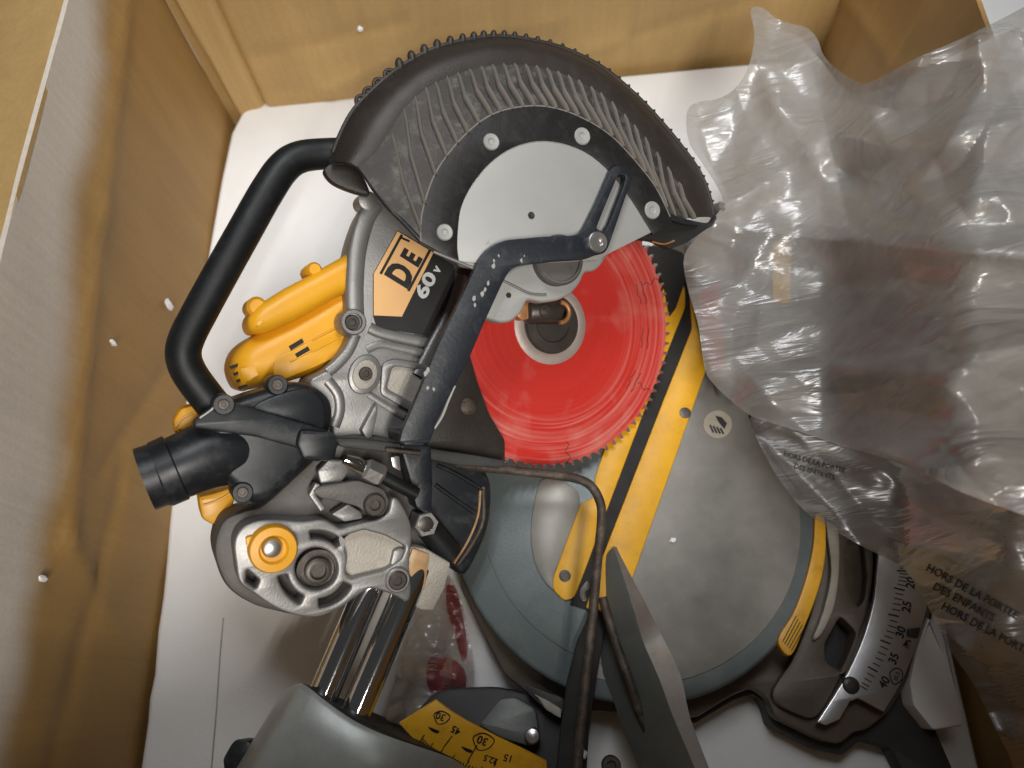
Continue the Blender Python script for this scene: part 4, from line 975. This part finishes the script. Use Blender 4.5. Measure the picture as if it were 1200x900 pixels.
# scalloped rim
NSc = 39
for i in range(NSc):
    t = 0.165 + 0.81 * (i / (NSc - 1)) ** 0.97
    p = at(G0, t); tg = (at(G0, t + 0.005) - at(G0, t - 0.005)).normalized(); ou = tg.cross(GN).normalized()
    if (p - at(G3, t)).dot(ou) < 0: ou = -ou
    big = max(0.0, min(1.0, (0.62 - t) / 0.4)); r = 0.0036 + 0.0022 * big
    if i < 4:      # open loops at the start of the rim
        c0 = p - ou * 0.0012 + GN * 0.001
        path = [c0 + (tg * math.cos(a) + ou * math.sin(a) * 1.05) * (r * 0.95) for a in [2 * math.pi * j / 16 for j in range(17)]]
        vs, fs = tubemesh(path, 0.0019, 8, cap=False)
    else:
        c0 = p + ou * (0.0012 + 0.001 * big); 
        bm = bmesh.new(); bmesh.ops.create_uvsphere(bm, u_segments=10, v_segments=7, radius=1)
        vs = [c0 + (tg + ou * 0.5 * big) * (v.co.x * r * (0.55 + 0.35 * big)) + ou * (v.co.y * r * 1.05) + GN * (v.co.z * r * 0.8) for v in bm.verts]
        fs = [tuple(x.index for x in f.verts) for f in bm.faces]; bm.free()
    link('rim_scallop', vs, fs, 'guard', lg, ang=80)
# curled lip at the near end, dark mouth under the far end
prism('guard_lip', cr([(380, 198), (392, 190), (414, 194), (426, 206), (434, 226), (424, 227), (400, 219), (386, 210)], 5), GP(-0.050), 0.010, 'guard', lg, bev=0.003)
tube('lip_edge', cr([GP(-0.038).hit((387, 190)), GP(-0.026).hit((405, 190)), GP(-0.018).hit((418, 194)), GP(-0.012).hit((428, 206)), GP(-0.008).hit((440, 224)), GP(-0.004).hit((456, 244)), GP(0).hit((474, 262)), GP(0.003).hit((494, 283))], 5, False), 0.0024, 'black', lg, segs=10)
tube('end_edge', cr([GP(0.003).hit((786, 254)), GP(-0.003).hit((796, 258)), GP(-0.012).hit((812, 262)), GP(-0.030).hit((830, 264)), GP(-0.040).hit((838, 252))], 5, False), 0.003, 'black', lg, segs=10)
prism('guard_mouth', rnd([(744, 279), (772, 258), (790, 256), (832, 266), (806, 284), (786, 292), (768, 282)], 4), GP(-0.014), 0.010, 'slot', lg, bev=0.001)
tube('mouth_edge', cr([GP(-0.012).hit(p) for p in ((764, 283), (778, 286), (790, 282))], 4, False), 0.001, 'copper', lg, segs=6)
lathe('end_rivet', GP(-0.036).hit((844, 243)), GN, [(0.006, -0.01), (0.006, 0.002), (0.004, 0.005), (0, 0.005)], 'steel', lg, segs=18)

# black steel face ring and zinc disc
ring_out = [V(p) for p in cr(inner_g, 4, False)] + [V((789, 262)), V((765, 275))]
disc_edge = [(764, 272), (753, 254), (741, 235), (721, 208), (701, 188), (681, 175), (655, 166.5), (628, 165), (600, 173), (575, 190), (554, 215), (541, 241), (537, 265), (536, 290), (538, 306)]
ringp = ring_out + cr(disc_edge, 4, False) + [V((520, 298))]
fr = prism('guard_face', ringp, GP(0.006), 0.004, 'ring', lg, bev=0.0008)
tube('face_edge', [GP(0.0055).hit(p) for p in cr(inner_g, 4, False)], 0.0008, 'fin', fr, segs=6)
disc = prism('guard_disc', [V(p) for p in cr([(x, y) for x, y in reversed(disc_edge)], 4, False)] + [V((706, 302)), V((690, 312)), V((640, 312)), V((588, 316)), V((556, 312))][0:0] + [V((716, 296)), V((700, 305)), V((640, 308)), V((575, 310))][::1], GP(0.0045), 0.004, 'plate', lg, bev=0.0006,
             holes=[])
lathe('dimple', GP(0.0045).hit((622.5, 252.5)), GN, [(0.0034, -0.001), (0.0034, 0.0005), (0.0026, 0.0006), (0.0012, 0.0001), (0, 0.0001)], 'darkbolt', disc, segs=14)
for p in ((521, 272.5), (575.5, 166.5), (682, 160), (764, 246.5)):
    R_ = pxr(GP(0.006), p, 9.6)
    lathe('rivet', GP(0.006).hit(p), GN, [(R_, -0.003), (R_, 0.0012), (R_ * 0.88, 0.0022), (R_ * 0.45, 0.0018), (R_ * 0.3, 0.0006), (0, 0.0006)], 'plate', fr, segs=22)

# bearing cap and aluminium bracket behind the arm
br = prism('pivot_bracket', rnd([(566, 372), (577, 345), (590, 322), (604, 312), (640, 302), (690, 300), (716, 292), (704, 312), (696, 318), (686, 318), (680, 332), (670, 344), (655, 352), (636, 355), (618, 351), (612, 366), (600, 377), (588, 379)], 5), GP(-0.006), 0.014, 'plate', saw, bev=0.003, bsegs=3)
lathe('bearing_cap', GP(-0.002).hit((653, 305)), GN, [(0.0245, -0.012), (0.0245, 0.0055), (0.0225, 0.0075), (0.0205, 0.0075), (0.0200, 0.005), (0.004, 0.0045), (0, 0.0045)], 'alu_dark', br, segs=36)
tube('bracket_step', cr([GP(-0.005).hit(p) for p in ((588, 328), (604, 336), (622, 344), (640, 345))], 4, False), 0.0012, 'alu', br, segs=8)
lathe('bracket_hole', GP(-0.0058).hit((596, 346)), GN, [(0.0026, -0.001), (0.0026, 0.0004), (0, 0.0004)], 'slot', br, segs=12)
prism('tab', rnd([(537, 306), (546, 300), (556, 302), (570, 300), (566, 312), (552, 314), (541, 312)], 3), GP(0.003), 0.006, 'plate', lg, bev=0.001)
tube('tab_wire', [GP(0.006).hit((508, 295)), GP(0.006).hit((556, 315))], 0.0016, 'alu', lg, segs=8)

# black link arm
arm = [(718, 196), (724, 193), (735, 196), (741, 204), (740, 212), (713, 291), (708, 297), (698, 299), (686, 304), (650, 306), (616, 310), (604, 312), (596, 319), (588, 334), (567, 380), (548, 425), (528, 462), (513, 492), (504, 519), (468, 519), (471, 505), (490, 462), (512, 408), (540, 350), (560, 308), (568, 296), (580, 286), (594, 281), (640, 277), (672, 276), (681, 273), (686, 266), (700, 238)]
slot_h = rnd([(725, 204), (734, 206), (731, 218), (714, 262), (708, 272), (699, 268), (706, 250)], 3)
def arm_solid(name):
    ps = rnd(arm, 5); hs = slot_h
    n = len(ps)
    rings = [[GP(0.016).hit(p) for p in ps], [GP(0.016).hit(p) for p in hs]]
    vs, fs = solid(rings, GN, 0.007, 0.0012, 2); return link(name, vs, fs, 'armsteel', saw)
am = arm_solid('link_arm')
bolt('arm_bolt', (699, 284), GP(0.017), 11.5, 'steel', am, h=0.004)
tube('worn_edge', cr([GP(0.0145).hit(p) for p in ((533, 452), (526, 468), (518, 488), (509, 502))], 5, False), 0.0012, 'plate', am, segs=6)
# post that carries the arm's end down to the head casting
prism('arm_post', rnd([(472, 508), (502, 508), (498, 522), (474, 522)], 3), GP(0.010), 0.060, 'armsteel', am, bev=0.001)
# paint chips
rng = random.Random(3); chips = []
for (cx, cy, n, sp) in ((508, 446, 4, 8), (566, 342, 3, 5), (580, 306, 4, 9), (556, 362, 2, 6), (612, 303, 2, 4)):
    for i in range(n):
        x, y = cx + rng.gauss(0, sp * 0.6), cy + rng.gauss(0, sp); r = rng.uniform(0.7, 3.2); a0 = rng.uniform(0, 6)
        chips.append(([GP(0.0163).hit((x + r * rng.uniform(0.5, 1.2) * math.cos(k * 1.05), y + 0.0 + r * rng.uniform(0.5, 1.4) * 1.6 * math.sin(k * 1.05))) for k in range(6)], [tuple(range(6))]))
tag(link('paint_chips', *joined(chips), 'plate', am, smooth=False, kind='stuff'), 'small bare chips in the black paint')
# ------------------------------------------------------------------ plastic bag and wrap
def inside(p, poly):
    c = False; x, y = p
    for i in range(len(poly)):
        x1, y1 = poly[i - 1]; x2, y2 = poly[i]
        if (y1 > y) != (y2 > y) and x < (x2 - x1) * (y - y1) / (y2 - y1) + x1: c = not c
    return c
def fold_h(p, folds):
    h = 0
    for (x0, y0, x1, y1, a, w) in folds:
        q0, e = V((x0, y0)), V((x1 - x0, y1 - y0)); q = V(p) - q0
        t = q.dot(e) / e.length_squared; tt = max(0, min(1, t)); d = (q - e * tt).length
        sd_ = (e.x * q.y - e.y * q.x)
        sg = sd_ / (e.length * (d + 0.5))
        ww = w * (1.6 - 0.6 * max(-1, min(1, sg))) * 2.0
        h += 0.55 * a * math.exp(1 - math.sqrt(1 + (d / ww) ** 2 * 2.0))      # rounded crest, one side steeper
    return h
def crumple(p, sc, seed, ani=(1, 1)):
    d, _ = noise.voronoi(V((p[0] * ani[0] * sc, p[1] * ani[1] * sc, seed)))
    return d[1] - d[0]
_r = random.Random(11)
DIRS = [(_r.uniform(0, math.pi), L_, _r.random()) for L_ in (170, 130, 100, 74)]
DIRS_H = [(math.pi / 2 + _r.uniform(-0.28, 0.28), L_, _r.random()) for L_ in (150, 100, 72)] + [(_r.uniform(0, math.pi), 105, 0.3)]
def facets(p, dirs, k):
    """creased film: folds along random lines, flat in between"""
    h = 0
    for i, (a, L_, ph) in enumerate(dirs):
        q = (p[0] * math.cos(a) + p[1] * math.sin(a)) / L_ + ph + 0.55 * noise.noise(V((p[0] * 0.006, p[1] * 0.006, 3.7 * i)))
        h += k * L_ * abs(2 * (q - math.floor(q)) - 1) * (0.35 + 1.3 * max(0.0, 0.5 + noise.noise(V((p[0] * 0.008, p[1] * 0.008, 9.1 * i + 4)))))
    return h
def sheet(name, outline, zf, step, material, parent, n_edge=6, cuts=()):
    """film over a pixel outline: boundary rows follow the outline, inside follows zf"""
    poly = cr(outline, n_edge)
    pl = [(q.x, q.y) for q in poly]
    x0, x1 = min(p[0] for p in pl), max(p[0] for p in pl); y0, y1 = min(p[1] for p in pl), max(p[1] for p in pl)
    nx, ny = int((x1 - x0) / step) + 1, int((y1 - y0) / step) + 1
    idx, vs, fs = {}, [], []
    def vid(i, j):
        if (i, j) not in idx:
            x, y = x0 + i * step, y0 + j * step
            if not inside((x, y), pl):      # pull outside corners onto the outline
                b, bd = None, 1e9
                for k in range(len(pl)):
                    a_, c_ = V(pl[k - 1]), V(pl[k]); e = c_ - a_
                    t = max(0, min(1, (V((x, y)) - a_).dot(e) / max(1e-9, e.length_squared))); q = a_ + e * t
                    dd = (q - V((x, y))).length
                    if dd < bd: bd, b = dd, q
                x, y = b
            idx[(i, j)] = len(vs); z = zf((x, y)); vs.append(Z(z).hit((x, y)))
        return idx[(i, j)]
    for j in range(ny):
        for i in range(nx):
            cs = [(x0 + (i + a) * step, y0 + (j + b) * step) for a, b in ((0, 0), (1, 0), (1, 1), (0, 1))]
            if sum(inside(c, pl) for c in cs) >= 1:
                fs.append((vid(i, j), vid(i + 1, j), vid(i + 1, j + 1), vid(i, j + 1)))
    return link(name, vs, fs, material, parent, ang=40)

bag_out = [(880, 12), (893, 9), (914, 24), (944, 32), (958, 46), (966, 66), (985, 84), (1008, 97), (1030, 92), (1070, 70), (1120, 48), (1170, 24), (1215, 2), (1290, -20), (1300, 200), (1300, 470), (1290, 640), (1200, 604),
           (1130, 578), (1060, 545), (980, 520), (920, 500), (884, 489), (862, 474), (838, 452), (826, 432), (818, 380), (806, 338), (802, 300), (824, 270), (846, 242), (842, 222), (822, 190), (808, 168), (804, 140), (812, 122), (846, 114), (868, 96), (880, 68), (884, 40)]
bag_folds = [(840, 262, 1010, 282, 0.030, 9), (1010, 282, 1200, 300, 0.026, 10), (835, 440, 1000, 434, 0.028, 9), (1000, 434, 1290, 430, 0.030, 9), (1000, 100, 1200, 20, 0.03, 16), (960, 190, 1070, 80, 0.040, 10),
             (1060, 180, 1290, 120, 0.035, 12), (870, 235, 960, 160, 0.022, 8), (880, 40, 910, 120, 0.022, 8), (910, 120, 975, 220, 0.025, 7), (1100, 240, 1290, 180, 0.030, 12), (850, 350, 905, 270, 0.018, 6), (900, 330, 1250, 350, 0.014, 10), (860, 470, 1100, 510, 0.02, 8), (1100, 510, 1290, 560, 0.02, 9), (840, 240, 900, 215, 0.03, 6)]
def bag_z(p):
    x, y = p
    b = 0.165 + 0.06 * max(0, min(1, (x - 860) / 200)) + 0.05 * max(0, (330 - y) / 330)
    w = max(0.0, min(1.0, (x - 960) / 190)); w = w * w * (3 - 2 * w)
    b += w * max(0.0, 0.385 - b)          # climbs over the edge of the box wall
    top = max(0.0, min(1.0, (300 - y) / 120))
    h = fold_h(p, bag_folds)
    c = (facets(p, DIRS, 0.00011) - 0.025) * top + (facets(p, DIRS_H, 0.00008) - 0.012) * (1 - top)
    return b + h + c
bag = sheet('plastic_bag', bag_out, bag_z, 3.2, 'film', None)
tag(bag, 'crumpled clear plastic bag draped over the front of the saw', 'plastic bag')
# second ply inside: crumpled differently, a hand's breadth of air between
def bag_z2(p):
    x, y = p
    return bag_z(p) - 0.030 + 0.006 * noise.noise(V((x * 0.012, y * 0.02, 7)))
in_out = [(890, 40), (930, 40), (958, 66), (1000, 110), (1060, 92), (1120, 64), (1200, 30), (1290, 10), (1290, 180), (1290, 330), (1200, 305), (1120, 296), (1040, 288), (960, 280), (900, 272), (858, 266), (852, 260), (856, 236), (836, 200), (818, 165), (824, 134), (858, 118), (884, 92)]
sheet('inner_ply', in_out, bag_z2, 5, 'film_lit', bag)
# lower tail of the bag with the printed warning
tail_out = [(880, 488), (930, 502), (1000, 524), (1090, 556), (1200, 596), (1290, 640), (1300, 760), (1300, 930), (1210, 930), (1180, 880), (1160, 840), (1140, 800), (1112, 760), (1092, 720), (1076, 690), (1056, 664), (1010, 640), (968, 616), (940, 596), (912, 560), (890, 520)]
tail_folds = [(884, 492, 1060, 536, 0.022, 7), (1060, 536, 1290, 620, 0.022, 8), (900, 520, 1030, 560, 0.016, 6), (1030, 560, 1290, 650, 0.02, 8), (940, 596, 1100, 640, 0.016, 8), (1100, 640, 1290, 690, 0.018, 9), (1080, 680, 1290, 800, 0.020, 9), (1110, 760, 1230, 930, 0.015, 10)]
def tail_z(p):
    x, y = p
    w = max(0.0, min(1.0, (x - 1040) / 160)); w = w * w * (3 - 2 * w)
    return 0.150 + 0.05 * max(0, (x - 900) / 400) + 0.16 * w * max(0, min(1, (900 - y) / 300)) - 0.03 * max(0, (y - 640) / 260) + fold_h(p, tail_folds) + facets((x + 300, y - 0.35 * x), DIRS_H, 0.00007) - 0.012
tail = sheet('bag_tail', tail_out, tail_z, 3.5, 'film_shaded', bag)
def tail_z2(p): return tail_z(p) - 0.024 + 0.006 * noise.noise(V((p[0] * 0.015, p[1] * 0.02, 17)))
tail2 = [(890, 500), (960, 516), (1100, 566), (1290, 648), (1290, 900), (1215, 900), (1170, 830), (1120, 745), (1076, 680), (1000, 628), (950, 590)]
sheet('inner_ply', tail2, tail_z2, 7, 'film_shaded', bag)
# print that follows the film: short strokes of lettering
def film_text(s, p, q, height, zf, lift=0.0012):
    cu = bpy.data.curves.new('t', 'FONT'); cu.body = s; cu.size = 1.0; cu.offset = 0.02; cu.resolution_u = 2
    ob = bpy.data.objects.new('t', cu); COL.objects.link(ob)
    me = bpy.data.meshes.new_from_object(ob.evaluated_get(bpy.context.evaluated_depsgraph_get()))
    pts = [v.co.copy() for v in me.vertices]; faces = [tuple(f.vertices) for f in me.polygons]
    bpy.data.objects.remove(ob); bpy.data.curves.remove(cu); bpy.data.meshes.remove(me)
    p, q = V(p), V(q); e = (q - p).normalized(); nn = V((e.y, -e.x)); sc = height / 0.69
    vs = []
    for v in pts:
        x = p + e * v.x * sc + nn * v.y * sc; vs.append(Z(zf((x.x, x.y)) + lift).hit(x))
    return link('print', vs, faces, 'film_print', bag, smooth=False)
film_text('HORS DE LA PORTEE', (918, 534), (1002, 558), 5.5, tail_z)
film_text('DES ENFANTS', (930, 548), (1010, 572), 5.5, tail_z)
film_text('HORS DE LA PORTEE', (1084, 668), (1206, 734), 9, tail_z)
film_text('DES ENFANTS', (1092, 690), (1214, 756), 9, tail_z)
film_text('HORS DE LA PORTEE', (1102, 713), (1224, 779), 9, tail_z)

# plastic wrap with red print, lying on the foam behind the rails
wr_out = [(505, 690), (525, 678), (540, 700), (548, 740), (556, 780), (552, 815), (535, 832), (500, 838), (470, 850), (452, 846), (462, 800), (478, 750), (492, 715)]
def wr_z(p): return 0.014 + 0.024 * crumple(p, 0.03, 2.0) + fold_h(p, [(525, 685, 548, 770, 0.02, 7), (500, 720, 470, 840, 0.012, 7), (552, 790, 480, 800, 0.015, 8)])
M['wrapf'] = film_mat('clear_wrap', 0.5, (0.9, 0.88, 0.87))
wrap = sheet('plastic_wrap', wr_out, wr_z, 3.5, 'wrapf', None)
tag(wrap, 'crumpled clear wrap with red print lying on foam behind the chrome rails', 'plastic wrap')
M['wrapred'] = film_mat('red_print_on_wrap', 0.5, (0.8, 0.45, 0.45), white=(0.30, 0.035, 0.045), rough=0.4)
sheet('red_print', [(524, 686), (534, 690), (542, 720), (548, 760), (542, 775), (532, 740), (524, 715)], lambda p: wr_z(p) + 0.002, 3, 'wrapred', wrap)
sheet('red_print', [(505, 770), (530, 772), (546, 790), (540, 820), (515, 818), (500, 800)], lambda p: wr_z(p) + 0.002, 3, 'wrapred', wrap)
